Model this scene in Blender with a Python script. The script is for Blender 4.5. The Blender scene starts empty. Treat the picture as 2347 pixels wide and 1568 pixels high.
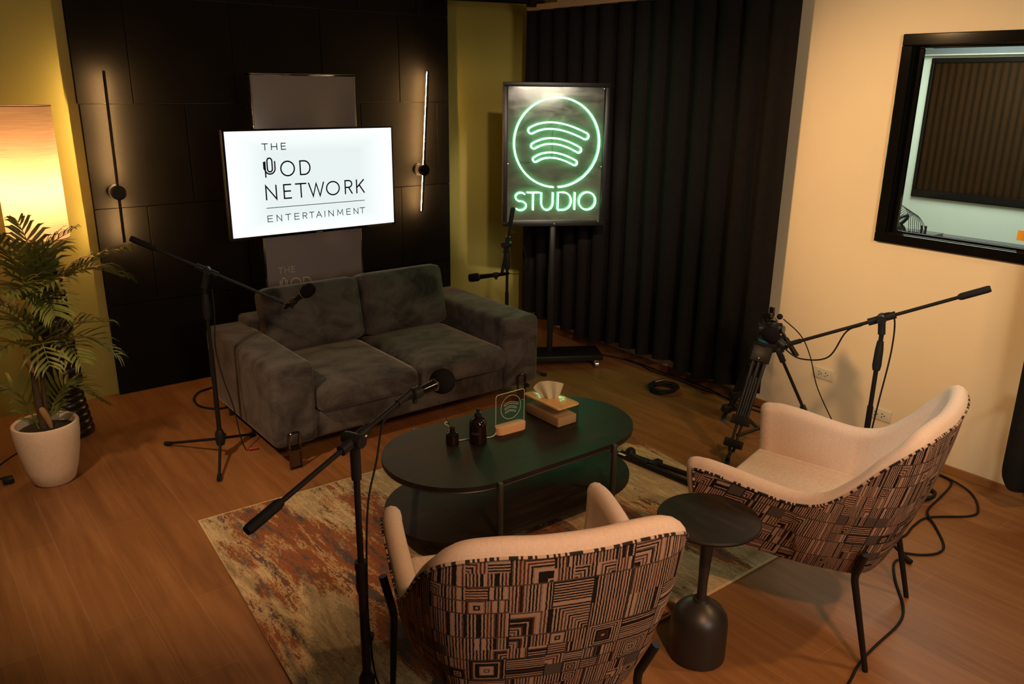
import bpy, bmesh, math, random
from mathutils import Vector, Matrix
random.seed(7)
PI = math.pi
C = bpy.context.scene.collection
scene = bpy.context.scene

# ------------------------------------------------------------------ camera
cam_d = bpy.data.cameras.new('camera')
cam_d.sensor_width = 36.0
cam_d.lens = 1865.46 / 2347 * 36.0
cam_d.clip_start = 0.05
cam = bpy.data.objects.new('camera', cam_d); C.objects.link(cam)
R = Matrix(((0.78856917, -0.61484337, 0.01123784), (0.17711587, 0.24458475, 0.95331436), (0.58888762, 0.74976392, -0.30177051)))
rm = Matrix((R[0], R[1], -R[2])).transposed().to_4x4()
rm.translation = Vector((0, 0, 1.92))
cam.matrix_world = rm
scene.camera = cam

# ------------------------------------------------------------------ world, exposure, lamps
world = bpy.data.worlds.new('room_dark'); scene.world = world
world.use_nodes = True
world.node_tree.nodes['Background'].inputs[0].default_value = (1.0, 0.8, 0.6, 1)
world.node_tree.nodes['Background'].inputs[1].default_value = 0.004
scene.view_settings.view_transform = 'Standard'
scene.view_settings.look = 'None'
scene.view_settings.gamma = 1.0
scene.view_settings.use_curve_mapping = False
scene.view_settings.exposure = 0.0

def lamp(name, kind, loc, power, col, size=0.1, target=None, spot=None, blend=0.5, sy=None):
    d = bpy.data.lights.new(name, kind)
    d.energy = power; d.color = col
    if kind == 'AREA':
        d.size = size
        if sy: d.shape = 'RECTANGLE'; d.size_y = sy
    else:
        d.shadow_soft_size = size
    if kind == 'SPOT':
        d.spot_size = math.radians(spot); d.spot_blend = blend
    o = bpy.data.objects.new(name, d); C.objects.link(o); o.location = loc
    if target is not None:
        o.rotation_euler = (Vector(target) - Vector(loc)).to_track_quat('-Z', 'Y').to_euler()
    return o

WARM = (1.0, 0.60, 0.27)
lamp('floor_lamp_bulb', 'POINT', (0.66, 4.89, 1.37), 14, (1.0, 0.53, 0.20), 0.11)
# ceiling spots: track lights on cream wall and seating, then added fill spots
lamp('track_or_fill_spot', 'SPOT', (0.9, 3.55, 2.62), 530, (1.0, 0.58, 0.25), 0.20, (4.2, 2.05, 1.40), 42, 1.0)
lamp('track_or_fill_spot', 'SPOT', (1.0, -0.3, 2.66), 170, (1.0, 0.50, 0.24), 0.06, (1.75, 1.35, 0.6), 68, 0.9)
lamp('track_or_fill_spot', 'SPOT', (3.3, 0.2, 2.66), 85, (1.0, 0.60, 0.29), 0.06, (2.9, 1.3, 0.4), 95, 0.8)
lamp('track_or_fill_spot', 'SPOT', (0.3, 2.3, 2.66), 215, (1.0, 0.88, 0.70), 0.06, (2.95, 1.25, 0.86), 23, 1.0)
lamp('track_or_fill_spot', 'SPOT', (-0.3, 2.6, 2.66), 215, (1.0, 0.64, 0.37), 0.06, (1.0, 3.55, 0.2), 52, 1.0)  # added fill, brightens the floor before the left end of the sofa
lamp('track_or_fill_spot', 'SPOT', (1.4, 1.2, 2.66), 260, (1.0, 0.74, 0.54), 0.06, (3.75, 4.0, 1.5), 34, 1.0)  # added spot that lifts the neon sign and curtain, no real fixture
lamp('track_or_fill_spot', 'SPOT', (1.9, 0.9, 2.66), 330, (1.0, 0.80, 0.66), 0.04, (3.63, 4.175, 1.45), 17, 0.6)  # narrow beam added only to brighten the sign board
lamp('track_or_fill_spot', 'SPOT', (1.5, -1.0, 2.62), 230, (1.0, 0.80, 0.56), 0.25, (4.2, 2.5, 1.35), 50, 1.0)  # added fill for the cream wall, softens the curtain's shadow strip
# round softbox of the studio, standing behind the photographer
sb = lamp('studio_softbox', 'AREA', (1.3, -1.9, 2.13), 36, (1.0, 0.84, 0.64), 0.95, (2.2, 2.6, 0.9))
sb.data.shape = 'DISK'
# control booth lights behind the glass
lamp('booth_ceiling_light', 'AREA', (5.0, 2.3, 2.32), 36, (0.95, 1.0, 0.90), 0.9, (5.0, 2.3, 0))

# ------------------------------------------------------------------ node helpers
class NT:
    def __init__(s, name):
        s.m = bpy.data.materials.new(name); s.m.use_nodes = True
        s.t = s.m.node_tree; s.b = s.t.nodes['Principled BSDF']; s.out = s.t.nodes['Material Output']
    def n(s, typ, **kw):
        k = s.t.nodes.new(typ)
        for a, v in kw.items(): setattr(k, a, v)
        return k
    def l(s, a, b): s.t.links.new(a, b)
    def put(s, sock, v):
        if isinstance(v, bpy.types.NodeSocket): s.l(v, sock)
        else: sock.default_value = v
    def math(s, op, a, b=None, c=None):
        k = s.n('ShaderNodeMath', operation=op)
        s.put(k.inputs[0], a)
        if b is not None: s.put(k.inputs[1], b)
        if c is not None: s.put(k.inputs[2], c)
        return k.outputs[0]
    def coord(s, what='Object'): return s.n('ShaderNodeTexCoord').outputs[what]
    def mapping(s, vec, scale=(1, 1, 1), loc=(0, 0, 0), rot=(0, 0, 0)):
        k = s.n('ShaderNodeMapping'); s.l(vec, k.inputs[0])
        k.inputs['Scale'].default_value = scale; k.inputs['Location'].default_value = loc; k.inputs['Rotation'].default_value = rot
        return k.outputs[0]
    def noise(s, vec, scale=5, detail=3, rough=0.5, dist=0.0):
        k = s.n('ShaderNodeTexNoise'); s.l(vec, k.inputs['Vector'])
        k.inputs['Scale'].default_value = scale; k.inputs['Detail'].default_value = detail
        k.inputs['Roughness'].default_value = rough; k.inputs['Distortion'].default_value = dist
        return k.outputs['Fac']
    def ramp(s, fac, stops, mode='LINEAR'):
        k = s.n('ShaderNodeValToRGB'); s.put(k.inputs[0], fac)
        cr = k.color_ramp; cr.interpolation = mode
        while len(cr.elements) < len(stops): cr.elements.new(0.5)
        for e, (p, c) in zip(cr.elements, stops):
            e.position = p; e.color = (*c, 1) if len(c) == 3 else c
        return k.outputs[0]
    def mix(s, fac, a, b, mode='MIX'):
        k = s.n('ShaderNodeMix', data_type='RGBA', blend_type=mode)
        s.put(k.inputs[0], fac)
        s.put(k.inputs[6], (*a, 1) if isinstance(a, tuple) and len(a) == 3 else a)
        s.put(k.inputs[7], (*b, 1) if isinstance(b, tuple) and len(b) == 3 else b)
        return k.outputs[2]
    def wn(s, w):
        k = s.n('ShaderNodeTexWhiteNoise', noise_dimensions='1D'); s.put(k.inputs['W'], w); return k.outputs['Value']
    def wn2(s, x, y):
        c = s.n('ShaderNodeCombineXYZ'); s.put(c.inputs[0], x); s.put(c.inputs[1], y)
        k = s.n('ShaderNodeTexWhiteNoise', noise_dimensions='2D'); s.l(c.outputs[0], k.inputs['Vector']); return k.outputs['Value']
    def bump(s, h, strength=0.3, dist=0.01):
        k = s.n('ShaderNodeBump'); s.put(k.inputs['Height'], h)
        k.inputs['Strength'].default_value = strength; k.inputs['Distance'].default_value = dist
        s.l(k.outputs[0], s.b.inputs['Normal'])
    def set(s, col=None, rough=None, metal=None, **kw):
        if col is not None: s.put(s.b.inputs['Base Color'], (*col, 1) if isinstance(col, tuple) and len(col) == 3 else col)
        if rough is not None: s.put(s.b.inputs['Roughness'], rough)
        if metal is not None: s.put(s.b.inputs['Metallic'], metal)
        for k, v in kw.items(): s.put(s.b.inputs[k.replace('_', ' ')], v)
        return s.m

def simple(name, col, rough=0.5, metal=0.0, vary=0.12, vscale=14, bump=0.0, **kw):
    t = NT(name)
    f = t.noise(t.coord(), vscale, 4)
    c = t.mix(f, tuple(x * (1 - vary) for x in col), tuple(min(1, x * (1 + vary)) for x in col))
    t.set(c, rough, metal)
    for k, v in kw.items(): t.b.inputs[k].default_value = v
    if bump: t.bump(t.noise(t.coord(), vscale * 8, 3), bump, 0.004)
    return t.m

def emitter(name, col, strength):
    t = NT(name)
    f = t.noise(t.coord(), 30, 2)
    e = t.n('ShaderNodeEmission'); t.l(t.mix(f, tuple(c * 0.97 for c in col), col), e.inputs[0]); e.inputs[1].default_value = strength
    t.l(e.outputs[0], t.out.inputs[0]); return t.m

M = {}
M['black_metal'] = simple('black_powder_coat', (0.012, 0.011, 0.011), 0.38, 0.0, **{'Specular IOR Level': 0.22})
M['black_rubber'] = simple('black_rubber', (0.010, 0.010, 0.010), 0.75, **{'Specular IOR Level': 0.22})
M['black_plastic'] = simple('black_plastic', (0.014, 0.014, 0.015), 0.42, **{'Specular IOR Level': 0.22})
M['black_gloss'] = simple('black_gloss_paint', (0.005, 0.0045, 0.0045), 0.07, **{'Specular IOR Level': 0.3})
M['foam'] = simple('black_foam', (0.009, 0.008, 0.008), 0.95, **{'Specular IOR Level': 0.05}, bump=0.6, vscale=60)
M['chrome'] = simple('polished_chrome', (0.62, 0.60, 0.58), 0.07, 1.0)
M['dark_chrome'] = simple('smoked_chrome', (0.16, 0.14, 0.13), 0.09, 1.0)
M['steel'] = simple('brushed_steel', (0.5, 0.48, 0.45), 0.3, 1.0)
M['olive'] = simple('olive_wall_paint', (0.38, 0.345, 0.085), 0.62, vary=0.04, vscale=3)
M['cream_wall'] = simple('cream_wall_paint', (0.74, 0.62, 0.45), 0.55, vary=0.05, vscale=2.5)
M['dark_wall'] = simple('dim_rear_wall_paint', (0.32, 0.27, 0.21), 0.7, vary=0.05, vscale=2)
M['ceiling'] = simple('ceiling_paint', (0.46, 0.37, 0.30), 0.7, vary=0.05, vscale=2)
M['booth_wall'] = simple('booth_white_paint', (0.66, 0.72, 0.64), 0.6, vary=0.03, vscale=2)
M['panel'] = simple('black_acoustic_panel', (0.012, 0.0105, 0.009), 0.8, **{'Specular IOR Level': 0.05}, vary=0.25, vscale=5, bump=0.15)
M['curtain'] = simple('black_curtain_cloth', (0.026, 0.023, 0.022), 0.9, **{'Specular IOR Level': 0.05}, vary=0.2, vscale=30, bump=0.2)
M['white_plastic'] = simple('ivory_plastic', (0.60, 0.55, 0.45), 0.45)
M['hole'] = simple('socket_holes', (0.03, 0.012, 0.01), 0.7)
M['blue_grey'] = simple('blue_grey_soffit', (0.14, 0.17, 0.19), 0.5)
M['pine'] = simple('pine_strip', (0.48, 0.32, 0.18), 0.6, vary=0.2)
M['cream_cloth'] = None
M['pot'] = simple('sand_stone_pot', (0.80, 0.62, 0.46), 0.85, vary=0.12, vscale=70, bump=0.25)
M['soil'] = simple('dark_soil', (0.030, 0.026, 0.012), 0.95, vary=0.7, vscale=90, bump=0.9)
M['bark'] = simple('palm_trunk_bark', (0.075, 0.042, 0.020), 0.8, vary=0.5, vscale=25, bump=0.5)
M['husk'] = simple('dry_palm_husk', (0.42, 0.22, 0.09), 0.8, vary=0.3, vscale=25)
M['ribbed_black'] = simple('black_lacquered_wood', (0.016, 0.010, 0.008), 0.28, vary=0.3, vscale=10)
M['bulb'] = emitter('sconce_light', (1.0, 0.58, 0.22), 440.0)
M['text_black'] = simple('screen_black_ink', (0.004, 0.004, 0.005), 0.6)
M['text_cream'] = simple('cream_vinyl_lettering', (0.85, 0.72, 0.60), 0.5)
M['cork'] = simple('beech_wood', (0.66, 0.36, 0.18), 0.5, vary=0.12, vscale=8)
M['amber'] = simple('dark_amber_glass', (0.010, 0.004, 0.003), 0.07, vary=0.1)
M['label_print'] = simple('grey_label_print', (0.05, 0.045, 0.04), 0.5)
M['tissue'] = simple('white_tissue', (0.80, 0.70, 0.54), 0.8, vary=0.05, vscale=20)
M['tissue_pack'] = simple('tissue_stack', (0.55, 0.42, 0.29), 0.85, vary=0.1)
M['white_cord'] = simple('white_cord', (0.62, 0.54, 0.40), 0.5)
M['orange_note'] = simple('orange_paper', (0.85, 0.38, 0.02), 0.7)
M['blue'] = simple('blue_plastic', (0.01, 0.10, 0.20), 0.4)
M['sticker'] = simple('white_red_sticker', (0.8, 0.66, 0.56), 0.5)
M['sticker_red'] = simple('red_sticker_print', (0.75, 0.12, 0.06), 0.5)
M['red_plastic'] = simple('red_plug', (0.30, 0.03, 0.015), 0.5)
M['grey_gear'] = simple('grey_gear_metal', (0.10, 0.10, 0.10), 0.5)

def make_floor():
    t = NT('oak_plank_floor'); co = t.coord()
    v = t.mapping(co, (1, 1, 1), rot=(0, 0, PI / 2))
    br = t.n('ShaderNodeTexBrick'); t.l(v, br.inputs['Vector'])
    br.offset = 0.37; br.inputs['Scale'].default_value = 1.0
    br.inputs['Brick Width'].default_value = 1.22; br.inputs['Row Height'].default_value = 0.18
    br.inputs['Mortar Size'].default_value = 0.0011; br.inputs['Mortar Smooth'].default_value = 0.3
    br.inputs['Color1'].default_value = (0.0, 0.0, 0.0, 1); br.inputs['Color2'].default_value = (1, 1, 1, 1); br.inputs['Mortar'].default_value = (0.5, 0.5, 0.5, 1)
    g = t.noise(t.mapping(co, (26, 1.6, 1)), 1.0, 6, 0.62, 0.6)
    g2 = t.noise(t.mapping(co, (90, 2.6, 1)), 1.0, 3, 0.6)
    g3 = t.noise(t.mapping(co, (7, 0.9, 1)), 1.0, 3, 0.5, 0.4)
    base = t.ramp(t.math('ADD', t.math('MULTIPLY', g, 0.6), t.math('MULTIPLY', g3, 0.4)), [(0.30, (0.175, 0.072, 0.024)), (0.52, (0.275, 0.122, 0.043)), (0.74, (0.37, 0.180, 0.072))])
    base = t.mix(t.math('MULTIPLY', g2, 0.35), base, (0.15, 0.06, 0.02))
    base = t.mix(0.10, base, br.outputs['Color'], 'SOFT_LIGHT')
    base = t.mix(t.math('MULTIPLY', br.outputs['Fac'], 0.35), base, (0.42, 0.28, 0.17))
    t.set(base, t.math('MULTIPLY_ADD', g, 0.15, 0.38)); t.b.inputs['Specular IOR Level'].default_value = 0.28; t.bump(t.math('ADD', g2, t.math('MULTIPLY', br.outputs['Fac'], -1)), 0.06, 0.003)
    return t.m
M['floor'] = make_floor()

def make_rug():
    t = NT('abstract_rug_pile'); co = t.coord()
    fine = t.noise(t.mapping(co, (150, 60, 1)), 1.0, 3, 0.8)
    jag = t.noise(t.mapping(co, (42, 8, 1)), 1.0, 5, 0.72)
    s1 = t.noise(t.mapping(co, (7.5, 1.5, 1), (3.1, 1.7, 0)), 1.0, 6, 0.66, 0.35)
    s2 = t.noise(t.mapping(co, (2.6, 0.75, 1), (11.3, 5.2, 0)), 1.0, 6, 0.62, 0.2)
    j = t.math('ADD', t.math('MULTIPLY_ADD', jag, 0.34, -0.17), t.math('MULTIPLY_ADD', fine, 0.22, -0.11))
    f1 = t.math('ADD', s1, j); f2 = t.math('ADD', s2, t.math('MULTIPLY', j, 0.8))
    ground = t.ramp(f1, [(0.32, (0.27, 0.205, 0.12)), (0.42, (0.50, 0.365, 0.20)), (0.50, (0.74, 0.56, 0.32)), (0.54, (0.44, 0.34, 0.20)), (0.62, (0.60, 0.45, 0.265)), (0.68, (0.80, 0.63, 0.40))])
    accent = t.ramp(f1, [(0.36, (0.085, 0.075, 0.09)), (0.43, (0.12, 0.085, 0.085)), (0.455, (0.33, 0.115, 0.045)), (0.50, (0.24, 0.08, 0.04)), (0.535, (0.42, 0.17, 0.06)), (0.56, (0.68, 0.51, 0.29)), (0.585, (0.20, 0.07, 0.03)), (0.64, (0.10, 0.085, 0.095))])
    m = t.ramp(f2, [(0.50, (0, 0, 0)), (0.54, (1, 1, 1))])
    col = t.mix(m, ground, accent)
    col = t.mix(t.math('MULTIPLY', fine, 0.34), col, (0.07, 0.055, 0.035))
    t.set(col, 0.95); t.b.inputs['Specular IOR Level'].default_value = 0.1
    t.bump(fine, 0.6, 0.008)
    return t.m
M['rug'] = make_rug()
M['rug_edge'] = simple('rug_binding', (0.62, 0.45, 0.24), 0.9, vary=0.15, vscale=60)

def make_velvet():
    t = NT('charcoal_velvet'); co = t.coord()
    p = t.noise(t.mapping(co, (1, 1.6, 1.3)), 5.0, 5, 0.6, 0.8)
    q = t.noise(co, 240, 2)
    c = t.ramp(p, [(0.34, (0.030, 0.026, 0.025)), (0.48, (0.066, 0.058, 0.056)), (0.64, (0.108, 0.096, 0.092))])
    c = t.mix(t.math('MULTIPLY', q, 0.35), c, (0.022, 0.019, 0.018))
    t.set(c, 0.85); t.b.inputs['Sheen Weight'].default_value = 0.35; t.b.inputs['Sheen Roughness'].default_value = 0.4
    t.b.inputs['Sheen Tint'].default_value = (0.7, 0.6, 0.5, 1); t.b.inputs['Specular IOR Level'].default_value = 0.15
    t.bump(q, 0.25, 0.003)
    return t.m
M['velvet'] = make_velvet()

def make_linen():
    t = NT('cream_linen'); co = t.coord('UV')
    w = t.noise(t.mapping(co, (700, 60, 1)), 1.0, 2); w2 = t.noise(t.mapping(co, (60, 700, 1)), 1.0, 2)
    f = t.math('ADD', t.math('MULTIPLY', w, 0.5), t.math('MULTIPLY', w2, 0.5))
    c = t.ramp(f, [(0.35, (0.58, 0.45, 0.36)), (0.6, (0.70, 0.56, 0.46))])
    s = t.n('ShaderNodeSeparateXYZ'); t.l(co, s.inputs[0])
    seam = t.math('LESS_THAN', t.math('FRACT', t.math('MULTIPLY', s.outputs[0], 28.0)), 0.05)
    c = t.mix(t.math('MULTIPLY', seam, 0.16), c, (0.38, 0.24, 0.17))
    t.set(c, 0.9); t.b.inputs['Sheen Weight'].default_value = 0.15
    t.bump(f, 0.15, 0.002)
    return t.m
M['linen'] = make_linen()

def make_patchwork():
    t = NT('geometric_patchwork_weave'); uv = t.coord('UV')
    s = t.n('ShaderNodeSeparateXYZ'); t.l(uv, s.inputs[0])
    wob = t.math('MULTIPLY_ADD', t.noise(uv, 90, 2), 0.004, -0.002)
    u = t.math('ADD', s.outputs[0], wob); v = t.math('ADD', s.outputs[1], wob)
    SW = 0.0042; uo = u
    bc = t.math('FLOOR', t.math('DIVIDE', u, 0.104)); brw = t.math('FLOOR', t.math('DIVIDE', v, 0.084))
    big = t.math('GREATER_THAN', t.wn2(t.math('ADD', bc, 0.5), t.math('ADD', brw, 7.5)), 0.48)
    CW = t.math('MULTIPLY_ADD', big, 0.052, 0.052); CH = t.math('MULTIPLY_ADD', big, 0.042, 0.042)
    CW2, CH2 = t.math('MULTIPLY', CW, 0.5), t.math('MULTIPLY', CH, 0.5)
    row = t.math('FLOOR', t.math('DIVIDE', v, CH)); col = t.math('FLOOR', t.math('DIVIDE', u, CW))
    a = t.math('MULTIPLY', t.math('FRACT', t.math('DIVIDE', uo, CW)), CW)
    b = t.math('MULTIPLY', t.math('FRACT', t.math('DIVIDE', v, CH)), CH)
    h = t.wn2(t.math('ADD', col, 0.5), t.math('ADD', row, 0.5))
    h2 = t.wn2(t.math('ADD', col, 40.5), t.math('ADD', row, 13.5))
    iv = t.math('FLOOR', t.math('DIVIDE', uo, SW)); ih = t.math('FLOOR', t.math('DIVIDE', v, SW))
    da = t.math('ABSOLUTE', t.math('SUBTRACT', a, CW2)); db = t.math('ABSOLUTE', t.math('SUBTRACT', b, CH2))
    ic = t.math('FLOOR', t.math('DIVIDE', t.math('MAXIMUM', da, db), SW * 0.9))
    # L-shaped nested corners: a flipped by the second hash
    fl = t.math('GREATER_THAN', h2, 0.5)
    a2 = t.math('ABSOLUTE', t.math('SUBTRACT', a, t.math('MULTIPLY', fl, CW)))
    il = t.math('FLOOR', t.math('DIVIDE', t.math('MAXIMUM', a2, b), SW * 1.1))
    def sel(th, x, y):  # h > th ? y : x
        g = t.math('GREATER_THAN', h, th)
        return t.math('ADD', t.math('MULTIPLY', t.math('SUBTRACT', y, x), g), x)
    idx = sel(0.58, iv, ih); idx = sel(0.73, idx, il); idx = sel(0.88, idx, ic)
    # stripes: even = cream ground, odd = dark thread; hash widens or tints some of them
    par = t.math('MODULO', t.math('ABSOLUTE', idx), 2.0)
    n1 = t.wn(t.math('ADD', t.math('MULTIPLY', idx, 1.37), t.math('ADD', t.math('MULTIPLY', row, 7.1), t.math('MULTIPLY', col, 3.3))))
    dark = t.ramp(n1, [(0.0, (0.012, 0.009, 0.009)), (0.50, (0.085, 0.028, 0.017)), (0.76, (0.085, 0.062, 0.054)), (0.90, (0.40, 0.26, 0.18))], 'CONSTANT')
    lite = t.ramp(n1, [(0.0, (0.37, 0.232, 0.165)), (0.70, (0.31, 0.19, 0.13)), (0.90, (0.012, 0.009, 0.009))], 'CONSTANT')
    c = t.mix(par, lite, dark)
    solid = t.math('MULTIPLY', t.math('GREATER_THAN', h2, 0.90), t.math('SUBTRACT', 1.0, big))
    c = t.mix(solid, c, (0.085, 0.062, 0.053))
    edge = t.math('LESS_THAN', b, 0.0042)
    eh = t.math('GREATER_THAN', t.wn(t.math('ADD', row, 3.3)), 0.35)
    c = t.mix(t.math('MULTIPLY', edge, eh), c, (0.075, 0.050, 0.040))
    ce = t.math('MULTIPLY', t.math('LESS_THAN', a, 0.0038), t.math('GREATER_THAN', h2, 0.35))
    c = t.mix(ce, c, (0.015, 0.011, 0.010))
    t.set(c, 0.92); t.b.inputs['Specular IOR Level'].default_value = 0.15
    t.bump(t.noise(uv, 500, 2), 0.2, 0.002)
    return t.m
M['patchwork'] = make_patchwork()

def make_piping():
    t = NT('striped_piping'); uv = t.coord('UV')
    s = t.n('ShaderNodeSeparateXYZ'); t.l(uv, s.inputs[0])
    n = t.wn(t.math('FLOOR', t.math('DIVIDE', s.outputs[0], 0.0055)))
    t.set(t.ramp(n, [(0, (0.012, 0.009, 0.009)), (0.55, (0.50, 0.36, 0.26))], 'CONSTANT'), 0.9); return t.m
M['piping'] = make_piping()

def make_dark_wood(name, sx, sy):
    t = NT(name); co = t.coord()
    g = t.noise(t.mapping(co, (sx, sy, 1)), 1.0, 6, 0.6, 0.5); g2 = t.noise(t.mapping(co, (sx * 4, sy * 4, 1)), 1.0, 3)
    c = t.ramp(t.math('MULTIPLY_ADD', g2, 0.25, t.math('MULTIPLY', g, 0.8)), [(0.3, (0.007, 0.005, 0.004)), (0.52, (0.015, 0.0105, 0.0075)), (0.72, (0.034, 0.022, 0.014))])
    t.set(c, t.math('MULTIPLY_ADD', g, 0.2, 0.44)); t.b.inputs['Specular IOR Level'].default_value = 0.22; t.bump(g2, 0.05, 0.002); return t.m
M['table_wood'] = make_dark_wood('dark_walnut_top', 1.6, 16)
M['side_wood'] = make_dark_wood('dark_walnut_round', 14, 2.2)
M['table_metal'] = simple('dark_brown_metal', (0.030, 0.025, 0.022), 0.42)
M['side_metal'] = simple('satin_black_metal', (0.022, 0.018, 0.016), 0.40)

def make_leaf():
    t = NT('palm_leaf'); co = t.coord()
    f = t.noise(co, 9, 3)
    c = t.ramp(f, [(0.3, (0.085, 0.115, 0.025)), (0.55, (0.21, 0.24, 0.055)), (0.75, (0.36, 0.34, 0.095))])
    t.set(c, 0.38); t.b.inputs['Transmission Weight'].default_value = 0.0
    tr = t.n('ShaderNodeBsdfTranslucent'); t.l(c, tr.inputs[0])
    mx = t.n('ShaderNodeMixShader'); mx.inputs[0].default_value = 0.22
    t.l(t.b.outputs[0], mx.inputs[1]); t.l(tr.outputs[0], mx.inputs[2]); t.l(mx.outputs[0], t.out.inputs[0]); return t.m
M['leaf'] = make_leaf()

def make_shade():
    t = NT('lampshade_linen'); co = t.coord()
    s = t.noise(t.mapping(co, (6, 6, 160)), 1.0, 3, 0.6)
    c = t.ramp(s, [(0.3, (0.60, 0.46, 0.36)), (0.7, (0.74, 0.60, 0.47))])
    d = t.n('ShaderNodeBsdfDiffuse'); t.l(c, d.inputs[0])
    tr = t.n('ShaderNodeBsdfTranslucent'); t.l(c, tr.inputs[0])
    mx = t.n('ShaderNodeMixShader'); mx.inputs[0].default_value = 0.62
    t.l(d.outputs[0], mx.inputs[1]); t.l(tr.outputs[0], mx.inputs[2]); t.l(mx.outputs[0], t.out.inputs[0]); return t.m
M['shade'] = make_shade()

def make_screen():
    t = NT('lit_screen'); g = t.coord('Generated')
    s = t.n('ShaderNodeSeparateXYZ'); t.l(g, s.inputs[0])
    ex = t.math('MULTIPLY', t.math('ABSOLUTE', t.math('SUBTRACT', s.outputs[0], 0.5)), 2.0)
    ez = t.math('MULTIPLY', t.math('ABSOLUTE', t.math('SUBTRACT', s.outputs[2], 0.5)), 2.0)
    e = t.math('MAXIMUM', ex, t.math('MULTIPLY', ez, 0.94))
    c = t.ramp(e, [(0.55, (0.78, 0.86, 0.85)), (0.82, (0.92, 0.98, 0.96)), (1.0, (1, 1, 1))])
    em = t.n('ShaderNodeEmission'); t.l(c, em.inputs[0]); em.inputs[1].default_value = 1.05
    t.l(em.outputs[0], t.out.inputs[0]); return t.m
M['screen'] = make_screen()

def make_glass(name, tint, refl=1.0, rough=0.0, ior=1.45):
    t = NT(name)
    tr = t.n('ShaderNodeBsdfTransparent'); tr.inputs[0].default_value = (*tint, 1)
    gl = t.n('ShaderNodeBsdfGlossy'); gl.inputs['Roughness'].default_value = rough
    lw = t.n('ShaderNodeLayerWeight'); lw.inputs['Blend'].default_value = 0.5
    fr = t.math('MULTIPLY_ADD', t.math('POWER', lw.outputs['Facing'], 5.0), 0.96, 0.04)
    n = t.noise(t.coord(), 2.0, 2)
    mx = t.n('ShaderNodeMixShader'); t.l(t.math('MULTIPLY', t.math('MULTIPLY', fr, refl), t.math('MULTIPLY_ADD', n, 0.1, 0.95)), mx.inputs[0])
    t.l(tr.outputs[0], mx.inputs[1]); t.l(gl.outputs[0], mx.inputs[2]); t.l(mx.outputs[0], t.out.inputs[0]); return t.m
M['window_glass'] = make_glass('window_glass', (0.90, 0.94, 0.91))
M['dark_glass'] = make_glass('tinted_glass', (0.62, 0.56, 0.48), 0.35)
M['acrylic'] = make_glass('clear_acrylic', (0.96, 0.97, 0.96), 0.9)
M['acrylic_edge'] = simple('acrylic_polished_edge', (0.62, 0.58, 0.50), 0.2)
M['engraving'] = simple('frosted_engraving', (0.72, 0.66, 0.52), 0.4)
M['smoke_acrylic'] = make_glass('smoked_acrylic', (0.90, 0.87, 0.82), 0.9)

def make_board():
    t = NT('hazy_acrylic_board'); co = t.coord()
    f = t.noise(t.mapping(co, (1, 1, 2.4)), 5, 4, 0.6, 1.0)
    t.set(t.ramp(f, [(0.3, (0.050, 0.048, 0.041)), (0.7, (0.085, 0.082, 0.068))]), t.ramp(f, [(0.3, (0.05,) * 3), (0.7, (0.16,) * 3)])); t.b.inputs['Specular IOR Level'].default_value = 1.0; return t.m
M['board'] = make_board()
M['neon'] = emitter('green_neon_tube', (0.16, 1.0, 0.36), 18.0)
M['totem'] = simple('grey_gloss_panel', (0.36, 0.305, 0.315), 0.24, vary=0.03, vscale=2, **{'Specular IOR Level': 1.0})

def make_slats():
    t = NT('brown_ribbed_cladding'); co = t.coord()
    s = t.n('ShaderNodeSeparateXYZ'); t.l(co, s.inputs[0])
    st = t.math('PINGPONG', t.math('MULTIPLY', s.outputs[1], 42.0), 1.0)
    t.set(t.ramp(st, [(0.0, (0.012, 0.006, 0.003)), (0.5, (0.13, 0.065, 0.03)), (1, (0.20, 0.105, 0.05))]), 0.5); return t.m
M['slats'] = make_slats()
def make_lid():
    t = NT('bamboo_lid'); co = t.coord()
    g = t.noise(t.mapping(co, (40, 3, 1)), 1.0, 4)
    t.set(t.ramp(g, [(0.3, (0.60, 0.34, 0.12)), (0.7, (0.74, 0.46, 0.18))]), 0.16); t.b.inputs['Coat Weight'].default_value = 0.6; return t.m
M['lid'] = make_lid()

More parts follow.
